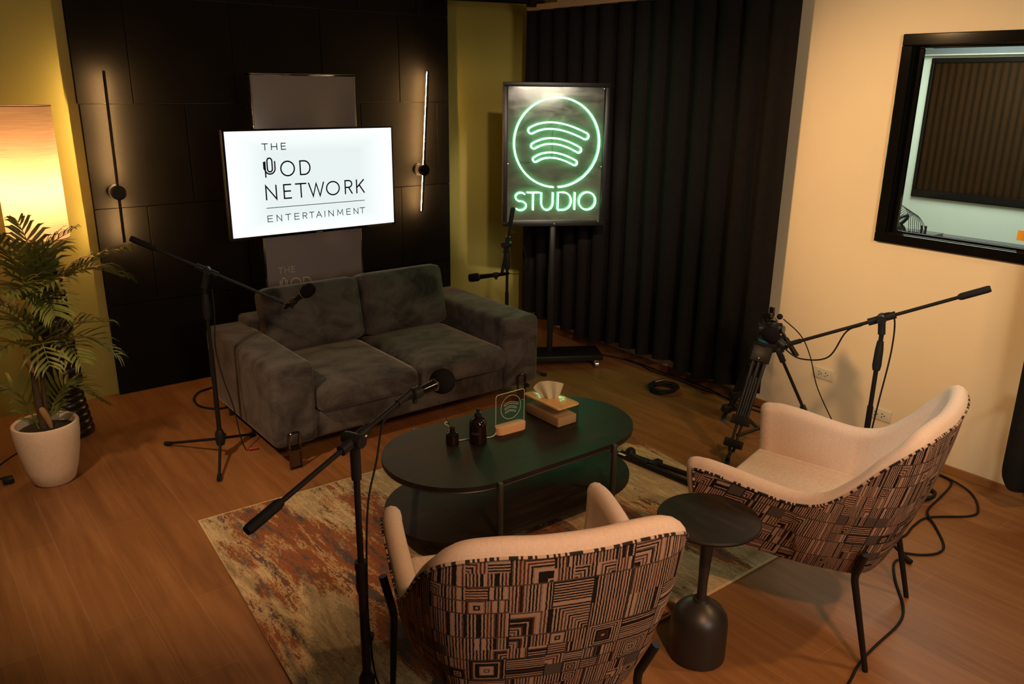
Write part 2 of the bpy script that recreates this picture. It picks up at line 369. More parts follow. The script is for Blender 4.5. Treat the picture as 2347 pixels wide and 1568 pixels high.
# ------------------------------------------------------------------ mesh helpers
V = Vector
class MB:
    def __init__(s): s.b = bmesh.new()
    def box(s, lo, hi, bev=0.0, seg=2):
        lo, hi = V(lo), V(hi); c = (lo + hi) / 2; d = hi - lo
        r = bmesh.ops.create_cube(s.b, size=1, matrix=Matrix.Translation(c) @ Matrix.Diagonal((d.x, d.y, d.z, 1)))
        if bev: 
            es = list({e for v in r['verts'] for e in v.link_edges})
            bmesh.ops.bevel(s.b, geom=es, offset=bev, segments=seg, profile=0.5, affect='EDGES')
        return s
    def obox(s, c, ax, ay, az, bev=0.0, seg=2):
        """oriented box: full extents given as vectors"""
        c, ax, ay, az = V(c), V(ax), V(ay), V(az)
        m = Matrix(((ax.x, ay.x, az.x, c.x), (ax.y, ay.y, az.y, c.y), (ax.z, ay.z, az.z, c.z), (0, 0, 0, 1)))
        r = bmesh.ops.create_cube(s.b, size=1, matrix=m)
        if bev:
            es = list({e for v in r['verts'] for e in v.link_edges})
            bmesh.ops.bevel(s.b, geom=es, offset=bev, segments=seg, profile=0.5, affect='EDGES')
        return s
    def tube(s, pts, r, seg=10, closed=False, caps=True, uvscale=None):
        pts = [V(p) for p in pts]; n = len(pts)
        rs = r if isinstance(r, (list, tuple)) else [r] * n
        tang = []
        for i in range(n):
            if closed: d = pts[(i + 1) % n] - pts[i - 1]
            else: d = pts[min(i + 1, n - 1)] - pts[max(i - 1, 0)]
            tang.append(d.normalized() if d.length > 1e-9 else V((0, 0, 1)))
        up = V((0, 0, 1)) if abs(tang[0].z) < 0.9 else V((1, 0, 0))
        nx = tang[0].cross(up).normalized(); rings = []
        uvl = s.b.loops.layers.uv.verify() if uvscale else None
        L = [0.0]
        for i in range(1, n + 1): L.append(L[-1] + (pts[i % n] - pts[i - 1]).length)
        for i in range(n):
            t = tang[i]; nx = (nx - t * nx.dot(t))
            nx = nx.normalized() if nx.length > 1e-6 else t.orthogonal().normalized()
            ny = t.cross(nx)
            rings.append([s.b.verts.new(pts[i] + (nx * math.cos(2 * PI * k / seg) + ny * math.sin(2 * PI * k / seg)) * rs[i]) for k in range(seg)])
        for i in range(n if closed else n - 1):
            A, B = rings[i], rings[(i + 1) % n]
            for k in range(seg):
                f = s.b.faces.new((A[k], A[(k + 1) % seg], B[(k + 1) % seg], B[k]))
                if uvl:
                    for lp, (uu, vv) in zip(f.loops, ((L[i], k), (L[i], k + 1), (L[i + 1], k + 1), (L[i + 1], k))): lp[uvl].uv = (uu, vv * 0.003)
        if caps and not closed:
            s.b.faces.new(list(reversed(rings[0]))); s.b.faces.new(rings[-1])
        return s
    def rod(s, a, b, r, r2=None, seg=12): return s.tube([a, b], [r, r2 if r2 else r], seg)
    def lathe(s, c, prof, seg=32, axis=None):
        """prof: list of (radius, height along axis)"""
        c = V(c); ax = V(axis).normalized() if axis is not None else V((0, 0, 1))
        q = V((0, 0, 1)).rotation_difference(ax) if axis is not None else None
        rings = []
        for r, z in prof:
            if r < 1e-6:
                p = V((0, 0, z)); p = q @ p if q else p
                rings.append([s.b.verts.new(c + p)])
            else:
                ring = []
                for k in range(seg):
                    p = V((r * math.cos(2 * PI * k / seg), r * math.sin(2 * PI * k / seg), z)); p = q @ p if q else p
                    ring.append(s.b.verts.new(c + p))
                rings.append(ring)
        for A, B in zip(rings, rings[1:]):
            for k in range(seg):
                a, b2 = A[k % len(A)], A[(k + 1) % len(A)]; c2, d = B[(k + 1) % len(B)], B[k % len(B)]
                vs = []
                for x in (a, b2, c2, d):
                    if x not in vs: vs.append(x)
                if len(vs) >= 3: s.b.faces.new(vs)
        return s
    def sphere(s, c, r, sc=(1, 1, 1), u=20, v=12):
        bmesh.ops.create_uvsphere(s.b, u_segments=u, v_segments=v, radius=r, matrix=Matrix.Translation(V(c)) @ Matrix.Diagonal((*sc, 1))); return s
    def prism(s, outline, z0, z1, bev=0.0):
        lo = [s.b.verts.new((x, y, z0)) for x, y in outline]; hi = [s.b.verts.new((x, y, z1)) for x, y in outline]
        n = len(lo)
        f0 = s.b.faces.new(list(reversed(lo))); f1 = s.b.faces.new(hi)
        for i in range(n): s.b.faces.new((lo[i], lo[(i + 1) % n], hi[(i + 1) % n], hi[i]))
        if bev:
            bmesh.ops.bevel(s.b, geom=list(f0.edges) + list(f1.edges), offset=bev, segments=3, profile=0.5, affect='EDGES')
        return s
    def ribbon(s, pts, w, fn, closed=False):
        """flat stroke of width w through 2-D points; fn maps (a, b) to a 3-D point"""
        n = len(pts); left = []; right = []
        for i in range(n):
            if closed: a, b = pts[i - 1], pts[(i + 1) % n]
            else: a, b = pts[max(i - 1, 0)], pts[min(i + 1, n - 1)]
            if 0 < i < n - 1 or closed:
                d1 = V((pts[i][0] - pts[i - 1][0], pts[i][1] - pts[i - 1][1])).normalized(); d2 = V((pts[(i + 1) % n][0] - pts[i][0], pts[(i + 1) % n][1] - pts[i][1])).normalized()
                d = (d1 + d2); d = d.normalized() if d.length > 1e-5 else d1
                k = 1 / max(0.35, d.dot(d1))
            else:
                d = V((b[0] - a[0], b[1] - a[1])).normalized(); k = 1
            nn = V((-d.y, d.x)) * (w / 2 * k)
            left.append(s.b.verts.new(fn(pts[i][0] + nn.x, pts[i][1] + nn.y))); right.append(s.b.verts.new(fn(pts[i][0] - nn.x, pts[i][1] - nn.y)))
        for i in range(n if closed else n - 1):
            j = (i + 1) % n; s.b.faces.new((left[i], right[i], right[j], left[j]))
        if not closed:
            for i, o in ((0, -1), (n - 1, 1)):
                j = 1 if i == 0 else n - 2
                d = V((pts[i][0] - pts[j][0], pts[i][1] - pts[j][1])).normalized(); a0 = math.atan2(d.y, d.x)
                ctr = s.b.verts.new(fn(*pts[i])); prev = None
                arc = [s.b.verts.new(fn(pts[i][0] + w / 2 * math.cos(a0 + t), pts[i][1] + w / 2 * math.sin(a0 + t))) for t in [(-PI / 2 + PI * q / 6) for q in range(7)]]
                for p, q in zip(arc, arc[1:]): s.b.faces.new((ctr, p, q))
        return s
    def xf(s, m): bmesh.ops.transform(s.b, matrix=m, verts=s.b.verts[:]); return s

def spline(pts, n=8, closed=False):
    P = [V(p) for p in pts]; out = []; m = len(P)
    rng = range(m if closed else m - 1)
    for i in rng:
        if closed: p0, p1, p2, p3 = P[i - 1], P[i], P[(i + 1) % m], P[(i + 2) % m]
        else: p0, p1, p2, p3 = P[max(i - 1, 0)], P[i], P[i + 1], P[min(i + 2, m - 1)]
        for k in range(n):
            t = k / n
            out.append(0.5 * ((2 * p1) + (-p0 + p2) * t + (2 * p0 - 5 * p1 + 4 * p2 - p3) * t * t + (-p0 + 3 * p1 - 3 * p2 + p3) * t ** 3))
    if not closed: out.append(P[-1])
    return out

def obj(name, mb, m, parent=None, smooth=True, local=False, label=None):
    """link one mesh object; vertices in world space unless local (then in the parent's space)"""
    me = bpy.data.meshes.new(name)
    b = mb.b if isinstance(mb, MB) else mb
    bmesh.ops.recalc_face_normals(b, faces=b.faces[:])
    if parent is not None and not local:
        off = V((0, 0, 0)); q = parent
        base = parent
        chain = V((0, 0, 0))
        while q is not None: chain += V(q.location); q = q.parent
        bmesh.ops.translate(b, verts=b.verts[:], vec=-chain)
    b.to_mesh(me); b.free()
    if smooth:
        for p in me.polygons: p.use_smooth = True
        try: me.set_sharp_from_angle(angle=math.radians(38))
        except Exception: pass
    me.materials.append(m)
    o = bpy.data.objects.new(name, me); C.objects.link(o)
    if parent is not None: o.parent = parent
    if label: o['label'] = label
    return o
def thing(name, label, cat, loc, rz=0.0, group=None):
    o = bpy.data.objects.new(name, None); C.objects.link(o); o.empty_display_size = 0.1
    o.location = loc; o.rotation_euler = (0, 0, rz); o['label'] = label; o['category'] = cat
    if group: o['group'] = group
    return o
def tag(o, label, cat, group=None, kind=None):
    o['label'] = label; o['category'] = cat
    if group: o['group'] = group
    if kind: o['kind'] = kind
    return o
def struct(name, mb, m, parent=None, smooth=False):
    o = obj(name, mb, m, parent, smooth)
    if parent is None: o['kind'] = 'structure'
    return o

# ------------------------------------------------------------------ room shell
XW, YB, YP = 4.20, 5.385, 5.354
struct('floor', MB().box((-2.6, -3.0, -0.06), (4.9, 5.6, 0.0)), M['floor'])
struct('ceiling', MB().box((-2.6, -3.0, 2.75), (4.9, 5.6, 2.85)), M['ceiling'])
struct('wall_back', MB().box((-2.6, YB, 0), (4.9, YB + 0.15, 2.75)), M['olive'])
struct('wall_left', MB().box((-2.75, -3.0, 0), (-2.6, 5.54, 2.75)), M['dark_wall'])
struct('wall_front', MB().box((-2.75, -3.15, 0), (4.9, -3.0, 2.75)), M['dark_wall'])
w = MB()
WY0, WY1, WZ0, WZ1 = 0.55, 2.165, 1.175, 2.15        # opening of the booth window
w.box((XW, -3.0, 0), (XW + 0.12, WY0, 2.75)); w.box((XW, WY1, 0), (XW + 0.12, 4.86, 2.75))
w.box((XW, WY0, 0), (XW + 0.12, WY1, WZ0)); w.box((XW, WY0, WZ1), (XW + 0.12, WY1, 2.75))
struct('wall_right', w, M['cream_wall'])
struct('wall_alcove', MB().box((4.78, 4.86, 0), (4.9, 5.385, 2.75)).box((XW + 0.12, 4.74, 0), (4.9, 4.86, 2.75)), M['olive'])
struct('baseboard_right', MB().box((XW - 0.012, -3.0, 0), (XW, 4.86, 0.045), 0.003), M['floor'])
struct('trim_1', MB().box((XW - 0.17, 2.62, 2.435), (XW - 0.001, 5.0, 2.475), 0.004), M['pine'])

# black acoustic panels covering the middle of the back wall
rows = [(0.0, 0.58), (0.58, 1.18), (1.18, 1.785), (1.785, 2.385), (2.385, 2.74)]
xs0, xs1 = 1.026, 3.57
joints = [[1.64, 2.24, 2.85, 3.30], [1.33, 1.94, 2.54, 3.135], [1.62, 2.22, 2.825, 3.458], [1.327, 1.944, 2.549, 3.146], [1.63, 2.23, 2.83, 3.30]]
for (z0, z1), js in zip(rows, joints):
    e = [xs0 + (0.004 if z0 < 1.7 else -0.004)] + js + [xs1]
    for x0, x1 in zip(e, e[1:]):
        th = random.uniform(-0.0015, 0.0015)
        p = obj('acoustic_panel', MB().box((x0 + 0.0015, YP + th, z0 + 0.0015), (x1 - 0.0015, YB, z1 - 0.0015), 0.003), M['panel'], smooth=False)
        cn = ['leftmost', 'second from the left', 'middle one', 'second from the right', 'rightmost'][e.index(x0)]
        rn = ['bottom row at the floor', 'second row up', 'third row up', 'fourth row up', 'topmost row'][rows.index((z0, z1))]
        tag(p, 'matte black wall panel, ' + cn + ' of the ' + rn, 'panel', 'black acoustic panels on the back wall')

# ------------------------------------------------------------------ booth window and booth
fr = MB(); FX0, FX1 = XW - 0.03, XW + 0.12
def frame_rect(mb, x0, x1, y0, y1, z0, z1, wl, wr, wb, wt, bev=0.004):
    mb.box((x0, y0, z0), (x1, y1, z0 + wb), bev); mb.box((x0, y0, z1 - wt), (x1, y1, z1), bev)
    mb.box((x0, y0, z0 + wb), (x1, y0 + wl, z1 - wt), bev); mb.box((x0, y1 - wr, z0 + wb), (x1, y1, z1 - wt), bev)
frame_rect(fr, XW - 0.022, XW, 0.5, 2.205, 1.145, 2.18, 0.055, 0.055, 0.052, 0.055)
win = struct('window_1', fr, M['black_gloss'])
f2 = MB(); frame_rect(f2, XW - 0.008, XW + 0.05, 0.552, 2.155, 1.193, 2.130, 0.012, 0.012, 0.008, 0.008, 0.002)
struct('window_reveal', f2, M['black_gloss'], win)
f3 = MB(); frame_rect(f3, XW + 0.022, XW + 0.045, 0.57, 2.144, 1.200, 2.122, 0.03, 0.03, 0.010, 0.010, 0.002)
struct('window_sash', f3, M['black_gloss'], win)
struct('window_pane', MB().box((XW + 0.030, 0.58, 1.205), (XW + 0.036, 2.13, 2.117)), M['window_glass'], win)
o = obj('sticky_note', MB().box((XW + 0.0275, 1.42, 1.246), (XW + 0.0295, 1.536, 1.293)), M['orange_note'], smooth=False)
tag(o, 'small orange paper note stuck low on the booth window glass', 'note')

bx0, bx1 = XW + 0.12, 5.8
struct('wall_booth', MB().box((bx1, -0.4, 0), (bx1 + 0.1, 4.6, 2.5)).box((bx0, 4.6, 0), (bx1 + 0.1, 4.7, 2.5)).box((bx0, -0.5, 0), (bx1 + 0.1, -0.4, 2.5)), M['booth_wall'])
struct('ceiling_booth', MB().box((bx0, -0.5, 2.42), (bx1 + 0.1, 4.7, 2.5)), M['booth_wall'])
struct('floor_booth', MB().box((bx0, -0.5, -0.05), (bx1 + 0.1, 4.7, 0.0)), M['dark_wall'])
struct('trim_2', MB().box((bx1 - 0.05, -0.4, 2.135), (bx1, 4.6, 2.142)), M['white_plastic'])
struct('trim_3', MB().box((bx1 - 0.045, -0.4, 2.142), (bx1, 4.6, 2.40)), M['blue_grey'])
f4 = MB(); frame_rect(f4, bx1 - 0.02, bx1, 0.9, 2.83, 1.20, 2.12, 0.03, 0.022, 0.055, 0.03)
win2 = struct('window_2', f4, M['black_gloss'])
struct('window_pane', MB().box((bx1 - 0.006, 0.92, 1.25), (bx1 - 0.003, 2.812, 2.10)), M['dark_glass'], win2)
struct('window_backing', MB().box((bx1 - 0.002, 0.92, 1.25), (bx1 - 0.0005, 2.812, 2.10)), M['slats'], win2)
# gear on the booth desk
d = thing('booth_desk', 'dark shelf desk just inside the booth window', 'desk', (4.62, 1.8, 1.0))
obj('desk_top', MB().box((4.34, 0.4, 1.085), (4.95, 3.1, 1.11), 0.004), M['grey_gear'], d)
obj('leg', MB().box((4.40, 0.45, 0.0), (4.45, 0.5, 1.085)), M['grey_gear'], d)
obj('leg', MB().box((4.40, 3.0, 0.0), (4.45, 3.05, 1.085)), M['grey_gear'], d)
mx = thing('audio_mixer', 'small grey audio mixer with plugs and wires behind the window', 'mixer', (4.60, 2.17, 1.11))
obj('body', MB().box((4.50, 2.09, 1.112), (4.72, 2.26, 1.150), 0.004), M['grey_gear'], mx)
for k in range(6):
    obj('plug', MB().rod((4.53, 2.105 + k * 0.022, 1.15), (4.53, 2.105 + k * 0.022, 1.150 + (0.055 if k < 2 else 0.015)), 0.006), M['black_plastic'], mx)
wr = MB()
for k in range(9):
    y0 = 2.11 + k * 0.012
    wr.tube(spline([(4.55, y0, 1.15), (4.57, y0 + 0.03, 1.21 + 0.006 * k), (4.6, y0 + 0.10, 1.25 + 0.005 * k), (4.62, y0 + 0.17, 1.20), (4.6, 2.32, 1.13)], 6), 0.0016, 5)
obj('wires', wr, M['black_rubber'], mx)
hp = thing('headphones', 'black headphones lying behind the lower left window corner', 'headphones', (4.5, 2.30, 1.11))
obj('ear_cup', MB().sphere((4.47, 2.285, 1.152), 0.042, (0.6, 1, 1)), M['black_plastic'], hp)
obj('ear_cup', MB().sphere((4.57, 2.275, 1.152), 0.042, (0.6, 1, 1)), M['black_plastic'], hp)
obj('headband', MB().tube(spline([(4.47, 2.285, 1.18), (4.48, 2.24, 1.23), (4.52, 2.22, 1.25), (4.56, 2.23, 1.23), (4.57, 2.275, 1.18)], 6), 0.009, 8), M['black_plastic'], hp)

# wall outlets
def outlet(y0, y1, z0, z1, label):
    t = thing('wall_outlet', label, 'outlet', (XW, (y0 + y1) / 2, z0))
    obj('cover_plate', MB().box((XW - 0.008, y0, z0), (XW, y1, z1), 0.002), M['white_plastic'], t)
    yc, zc = (y0 + y1) / 2, (z0 + z1) / 2
    for dy in (-0.021, 0.021):
        h = MB()
        for a, b in ((0.006, 0.009), (0.006, -0.009), (-0.008, 0.0)):
            h.rod((XW - 0.0095, yc + dy + a, zc + b), (XW - 0.0075, yc + dy + a, zc + b), 0.0032)
        obj('socket', h, M['hole'], t)
outlet(2.334, 2.459, 0.297, 0.363, 'ivory double wall outlet on the cream wall, fully visible beside the tripod')
outlet(1.97, 2.095, 0.165, 0.230, 'ivory wall outlet low on the cream wall, mostly hidden behind the right armchair')

# ceiling rail above the olive corner
t = thing('ceiling_rail', 'black rail hung under the ceiling above the olive corner', 'rail', (3.8, 4.92, 2.46))
obj('pipe', MB().rod((3.25, 4.92, 2.468), (4.12, 4.92, 2.492), 0.016), M['black_metal'], t)
obj('clamp', MB().box((3.98, 4.89, 2.455), (4.06, 4.95, 2.52), 0.004), M['black_metal'], t)
for hx_ in (3.4, 4.02): obj('hanger', MB().rod((hx_, 4.92, 2.48), (hx_, 4.92, 2.75), 0.008), M['black_metal'], t)

# curtains
def curtain(name, label, x, y0, y1, z0f, z1, amp, wl, seed, edge_x=None):
    rnd = random.Random(seed); b = bmesh.new(); n = int((y1 - y0) / 0.012); rowsN = 14
    ph = [0.0]
    for i in range(n): ph.append(ph[-1] + 0.012 / (wl * rnd.uniform(0.55, 1.5)) * 2 * PI if i % 9 else ph[-1] + 0.012 / wl * 2 * PI)
    grid = []
    for i in range(n + 1):
        y = y0 + (y1 - y0) * i / n; rowv = []
        for j in range(rowsN + 1):
            f = j / rowsN; z = z0f(y) * (1 - f) + z1 * f
            sh = math.sin(ph[i] + 0.35 * math.sin(3 * f + i * 0.01))
            a = amp * (0.75 + 0.35 * (1 - f))
            off = a * (abs(sh) ** 0.8 * (1 if sh > 0 else -1))
            k = min(1, (y - y0) / 0.16) if edge_x is not None else 1
            xx = (x + off) * k + (edge_x if edge_x is not None else x) * (1 - k)
            rowv.append(b.verts.new((xx, y + 0.006 * math.cos(ph[i]), z)))
        grid.append(rowv)
    for A, B in zip(grid, grid[1:]):
        for j in range(rowsN): b.faces.new((A[j], B[j], B[j + 1], A[j + 1]))
    bmesh.ops.solidify(b, geom=b.faces[:], thickness=0.003)
    return tag(obj(name, b, M['curtain']), label, 'curtain')
curtain('curtain', 'long black pleated curtain hanging on the right wall behind the neon sign', 4.075, 2.751, 5.02,
        lambda y: 0.115 + 0.018 * math.sin(y * 5.2 + 1) + 0.012 * math.sin(y * 13), 2.44, 0.036, 0.17, 3, 4.12)
curtain('curtain', 'black curtain at the right edge of the photo, past the booth window', 4.06, -1.2, 1.345,
        lambda y: 0.11 + 0.02 * math.sin(y * 5) + max(0, (y - 1.28)) * 0.9, 2.74, 0.05, 0.2, 5)

# ------------------------------------------------------------------ rug
rc = [(0.915, 3.455), (0.782, 1.70), (3.05, 1.69), (3.23, 3.37)]
rg = thing('area_rug', 'abstract rust, beige and slate area rug under the coffee table', 'rug', (1.99, 2.55, 0))
obj('pile', MB().prism(rc, 0.001, 0.011, 0.003), M['rug'], rg)
bd = MB().tube([(x, y, 0.006) for x, y in rc], 0.0065, 8, closed=True)
obj('binding', bd, M['rug_edge'], rg, label='pale cream bound edge')

# ------------------------------------------------------------------ sofa
sf = thing('sofa', 'charcoal velvet two-seat sofa with chrome loop legs', 'sofa', (2.27, 4.2, 0))
X0, X1, Y0, Y1 = 1.40, 3.145, 3.725, 4.70
obj('armrest', MB().box((X0, Y0, 0.115), (1.638, Y1, 0.555), 0.035, 4), M['velvet'], sf)
obj('armrest', MB().box((2.875, Y0, 0.115), (X1, Y1, 0.56), 0.04, 4), M['velvet'], sf)
obj('base', MB().box((1.62, 3.755, 0.115), (2.89, 4.68, 0.27), 0.02, 3), M['velvet'], sf)
obj('back_frame', MB().box((1.60, 4.50, 0.2), (2.90, 4.72, 0.595), 0.03, 3), M['velvet'], sf)
def cushion(lo, hi, bev, puff, axis):
    lo, hi = V(lo), V(hi); mb = MB(); mb.box(lo, hi)
    bmesh.ops.subdivide_edges(mb.b, edges=mb.b.edges[:], cuts=9, use_grid_fill=True)
    c = (lo + hi) / 2; h = (hi - lo) / 2
    for v in mb.b.verts:
        p = V([(v.co[i] - c[i]) / h[i] for i in range(3)])
        # rounded box: pull verts towards an inset core
        core = V([max(-(h[i] - bev), min(h[i] - bev, (v.co[i] - c[i]))) for i in range(3)])
        d = (v.co - c) - core
        if d.length > bev: d = d.normalized() * bev
        q = core + d
        a, b2 = [i for i in range(3) if i != axis]
        w = (1 - p[a] ** 2) * (1 - p[b2] ** 2)
        q[axis] += puff * w * (1 if p[axis] > 0 else -0.3 if p[axis] < 0 else 0)
        n = 0.004 * math.sin(9 * q[a] + 5 * q[b2]) * w
        q[axis] += n
        v.co = c + q
    return mb
for x0, x1 in ((1.643, 2.254), (2.260, 2.872)):
    obj('seat_cushion', cushion((x0, 3.69, 0.262), (x1, 4.46, 0.405), 0.045, 0.022, 2), M['velvet'], sf)
for x0, x1, dz in ((1.648, 2.262, 0.0), (2.266, 2.868, 0.005)):
    mb = cushion((x0, -0.09, 0.0), (x1, 0.09, 0.385 + dz), 0.05, -0.02, 1)
    mb.xf(Matrix.Translation((0, 4.40, 0.405)) @ Matrix.Rotation(math.radians(-13), 4, 'X'))
    obj('back_cushion', mb, M['velvet'], sf)
for x in (1.495, 2.99):
    lg = MB(); a, b2, y = x - 0.03, x + 0.03, 3.705
    lg.tube([(a, y, 0.004), (a, y, 0.19)] + [(x + 0.03 * math.cos(t), y, 0.19 + 0.014 * math.sin(t)) for t in [PI * (1 - k / 8) for k in range(9)]] + [(b2, y, 0.19), (b2, y, 0.004)], 0.006, 8)
    lg.box((a, y - 0.006, 0.0), (b2, y + 0.006, 0.008)); lg.box((a, y - 0.004, 0.096), (b2, y + 0.006, 0.108))
    lg.box((a + 0.004, y + 0.001, 0.006), (b2 - 0.004, y + 0.005, 0.1))
    o = obj('leg', lg, M['dark_chrome'], sf, label='chrome loop leg')
for x in (1.495, 2.99):
    obj('leg', MB().box((x - 0.03, 4.60, 0.0), (x + 0.03, 4.62, 0.13), 0.004), M['dark_chrome'], sf, label='chrome loop leg')

# ------------------------------------------------------------------ coffee table
def stadium(x1, x2, y, r, ang=0.0, n=28):
    P = [(x2 + r * math.cos(t), y + r * math.sin(t)) for t in [-PI / 2 + PI * k / n for k in range(n + 1)]]
    P += [(x1 + r * math.cos(t), y + r * math.sin(t)) for t in [PI / 2 + PI * k / n for k in range(n + 1)]]
    cx, cy = (x1 + x2) / 2, y; ca, sa = math.cos(ang), math.sin(ang)
    return [(cx + ca * (px - cx) - sa * (py - cy), cy + sa * (px - cx) + ca * (py - cy)) for px, py in P]
ct = thing('coffee_table', 'dark walnut oval two-tier coffee table with slim metal legs', 'table', (2.10, 2.66, 0.011))
TX1, TX2, TY, TR, TA = 1.80, 2.405, 2.66, 0.325, -0.018
obj('tabletop', MB().prism(stadium(TX1, TX2, TY, TR, TA), 0.380, 0.400, 0.006), M['table_wood'], ct)
obj('shelf', MB().prism(stadium(TX1, TX2, TY, TR - 0.004, TA), 0.130, 0.150, 0.006), M['table_wood'], ct)
for x, y in ((1.782, 2.333), (2.412, 2.322), (1.79, 2.993), (2.42, 2.985)):
    obj('leg', MB().lathe((x, y, 0.011), [(0, 0), (0.011, 0), (0.0125, 0.004), (0.0125, 0.384), (0.010, 0.388), (0, 0.388)], 16), M['table_metal'], ct)
rl = MB().tube([(x, y, 0.375) for x, y in stadium(TX1, TX2, TY, TR - 0.006, TA)], 0.005, 6, closed=True)
obj('rim', rl, M['table_metal'], ct)

# ------------------------------------------------------------------ armchairs
RIM = [(0.376, 0.365, 0.606), (0.380, 0.32, 0.611), (0.381, 0.22, 0.606), (0.379, 0.10, 0.594), (0.378, 0.0, 0.592), (0.377, -0.09, 0.618),
       (0.368, -0.17, 0.686), (0.352, -0.245, 0.775), (0.322, -0.315, 0.845), (0.265, -0.358, 0.880), (0.17, -0.380, 0.890), (0.07, -0.390, 0.886)]
full = [(-x, y, z) for x, y, z in RIM] + [(x, y, z) for x, y, z in reversed(RIM)]
rim = spline(full, 5)
def chair(label, loc, rz, lift):
    root = thing('armchair', label, 'armchair', loc, rz, None)
    n = len(rim); NV = 14; TH = 0.062; zb = 0.335
    outer = []; inner = []; L = [0.0]
    for i in range(1, n): L.append(L[-1] + (rim[i] - rim[i - 1]).length)
    for i, p in enumerate(rim):
        d = (rim[min(i + 1, n - 1)] - rim[max(i - 1, 0)]); d.z = 0; d.normalize()
        nrm = V((-d.y, d.x, 0))                       # towards the inside
        if nrm.dot(V((0, 0.05, 0)) - V((p.x, p.y, 0))) < 0: nrm = -nrm
        if i in (0, n - 1): nrm = V((1 if p.x < 0 else -1, 0, 0))
        kx = 0.74 + 0.13 * max(0.0, min(1.0, (p.y + 0.2) / 0.5)); bot = V((p.x * kx, p.y * 0.64 if p.y < 0 else p.y * 0.92, zb))
        co, ci = [], []
        for k in range(NV + 1):
            f = k / NV
            q = bot.lerp(p, f); q -= nrm * ((0.022 if p.y < 0 else 0.010) * math.sin(PI * f) ** 0.8)
            co.append(q)
            th = TH * (0.9 + 0.1 * f); r = q + nrm * th
            r.z = max(q.z, 0.37); ci.append(r)
        outer.append((co, nrm)); inner.append(ci)
    b = bmesh.new(); uv = b.loops.layers.uv.verify()
    G = [[b.verts.new(q) for q in co] for co, _ in outer]
    hts = []
    for co, _ in outer:
        h = [0.0]
        for q, r in zip(co, co[1:]): h.append(h[-1] + (r - q).length)
        hts.append(h)
    for i in range(n - 1):
        for k in range(NV):
            f = b.faces.new((G[i][k], G[i + 1][k], G[i + 1][k + 1], G[i][k + 1]))
            for lp, (ii, kk) in zip(f.loops, ((i, k), (i + 1, k), (i + 1, k + 1), (i, k + 1))):
                s = L[ii] - L[-1] / 2
                lp[uv].uv = (s * (0.86 + 0.14 * kk / NV) + 0.041 + 5, hts[ii][kk] - hts[ii][NV] + 5 + outer[ii][0][NV].z - 0.85)
    # underside
    cen = b.verts.new((0, 0.05, zb - 0.004))
    for i in range(n - 1):
        f = b.faces.new((G[i + 1][0], G[i][0], cen))
    b.faces.new((G[0][0], G[n - 1][0], cen))
    obj('shell', b, M['patchwork'], root, local=True, label='shell in striped geometric patchwork fabric')
    # cream lining: rounded top, inside face, rounded front ends of the arms
    b = bmesh.new(); uv = b.loops.layers.uv.verify(); K = 6
    cols = []
    for i in range(n):
        co, nrm = outer[i]; O, I = co[NV], inner[i][NV]
        mid = (O + I) / 2; half = (O - I) / 2
        arc = [mid + half * math.cos(t) + V((0, 0, 0.034)) * math.sin(t) for t in [PI * k / K for k in range(K + 1)]]
        cols.append(arc + [inner[i][k] for k in range(NV - 1, -1, -1)])
    GV = [[b.verts.new(q) for q in c] for c in cols]
    for i in range(n - 1):
        for k in range(len(cols[0]) - 1):
            f = b.faces.new((GV[i][k], GV[i + 1][k], GV[i + 1][k + 1], GV[i][k + 1]))
            for lp, (ii, kk) in zip(f.loops, ((i, k), (i + 1, k), (i + 1, k + 1), (i, k + 1))): lp[uv].uv = (L[ii], kk * 0.02)
    for e in (0, n - 1):
        co, nrm = outer[e]; fwd = V((0, 1, 0)); rowsG = []
        for k in range(NV + 1):
            O, I = co[k], inner[e][k]; mid = (O + I) / 2; half = (O - I) / 2
            rowsG.append([mid + half * math.cos(t) + fwd * 0.042 * math.sin(t) for t in [PI * m / K for m in range(K + 1)]])
        O, I = co[NV], inner[e][NV]; mid = (O + I) / 2; half = (O - I) / 2
        for psi in (0.25, 0.5, 0.75, 1.0):
            dv = fwd * (math.cos(psi * PI / 2) * 0.042 / 0.034) + V((0, 0, 1)) * math.sin(psi * PI / 2)
            rowsG.append([mid + half * math.cos(t) + dv * 0.034 * math.sin(t) for t in [PI * m / K for m in range(K + 1)]])
        RV = [[b.verts.new(q) for q in r] for r in rowsG]
        for A, B in zip(RV, RV[1:]):
            for m in range(K):
                f = b.faces.new((A[m], A[m + 1], B[m + 1], B[m]))
                for lp in f.loops: lp[uv].uv = (lp.vert.co.x * 0.3 + 9.011, lp.vert.co.z)
    bmesh.ops.remove_doubles(b, verts=b.verts[:], dist=0.0005)
    obj('lining', b, M['linen'], root, local=True, label='plain cream linen inside and rolled top edge')
    pp = [co[NV] + (-nr) * 0.002 for co, nr in outer]
    down0 = [co[k] + V((0, 0.003, 0)) for co, _ in outer[:1] for k in range(0, NV)]
    down1 = [co[k] + V((0, 0.003, 0)) for co, _ in outer[-1:] for k in range(NV - 1, -1, -1)]
    obj('piping', MB().tube(down0 + pp + down1, 0.0042, 6, uvscale=1), M['piping'], root, local=True)
    # seat
    st = []
    for x, y in ((0.300, 0.385), (0.295, 0.0), (0.24, -0.20), (0.10, -0.245)): st.append((x, y))
    ol = [V((x, y, 0)) for x, y in st] + [V((-x, y, 0)) for x, y in reversed(st)]
    mb = MB().prism([(p.x, p.y) for p in ol], 0.345, 0.452, 0.035)
    uvl = mb.b.loops.layers.uv.verify()
    for f in mb.b.faces:
        for lp in f.loops: lp[uvl].uv = (lp.vert.co.x * 0.1 + 0.0122, lp.vert.co.y)
    obj('seat_cushion', mb, M['linen'], root, local=True)
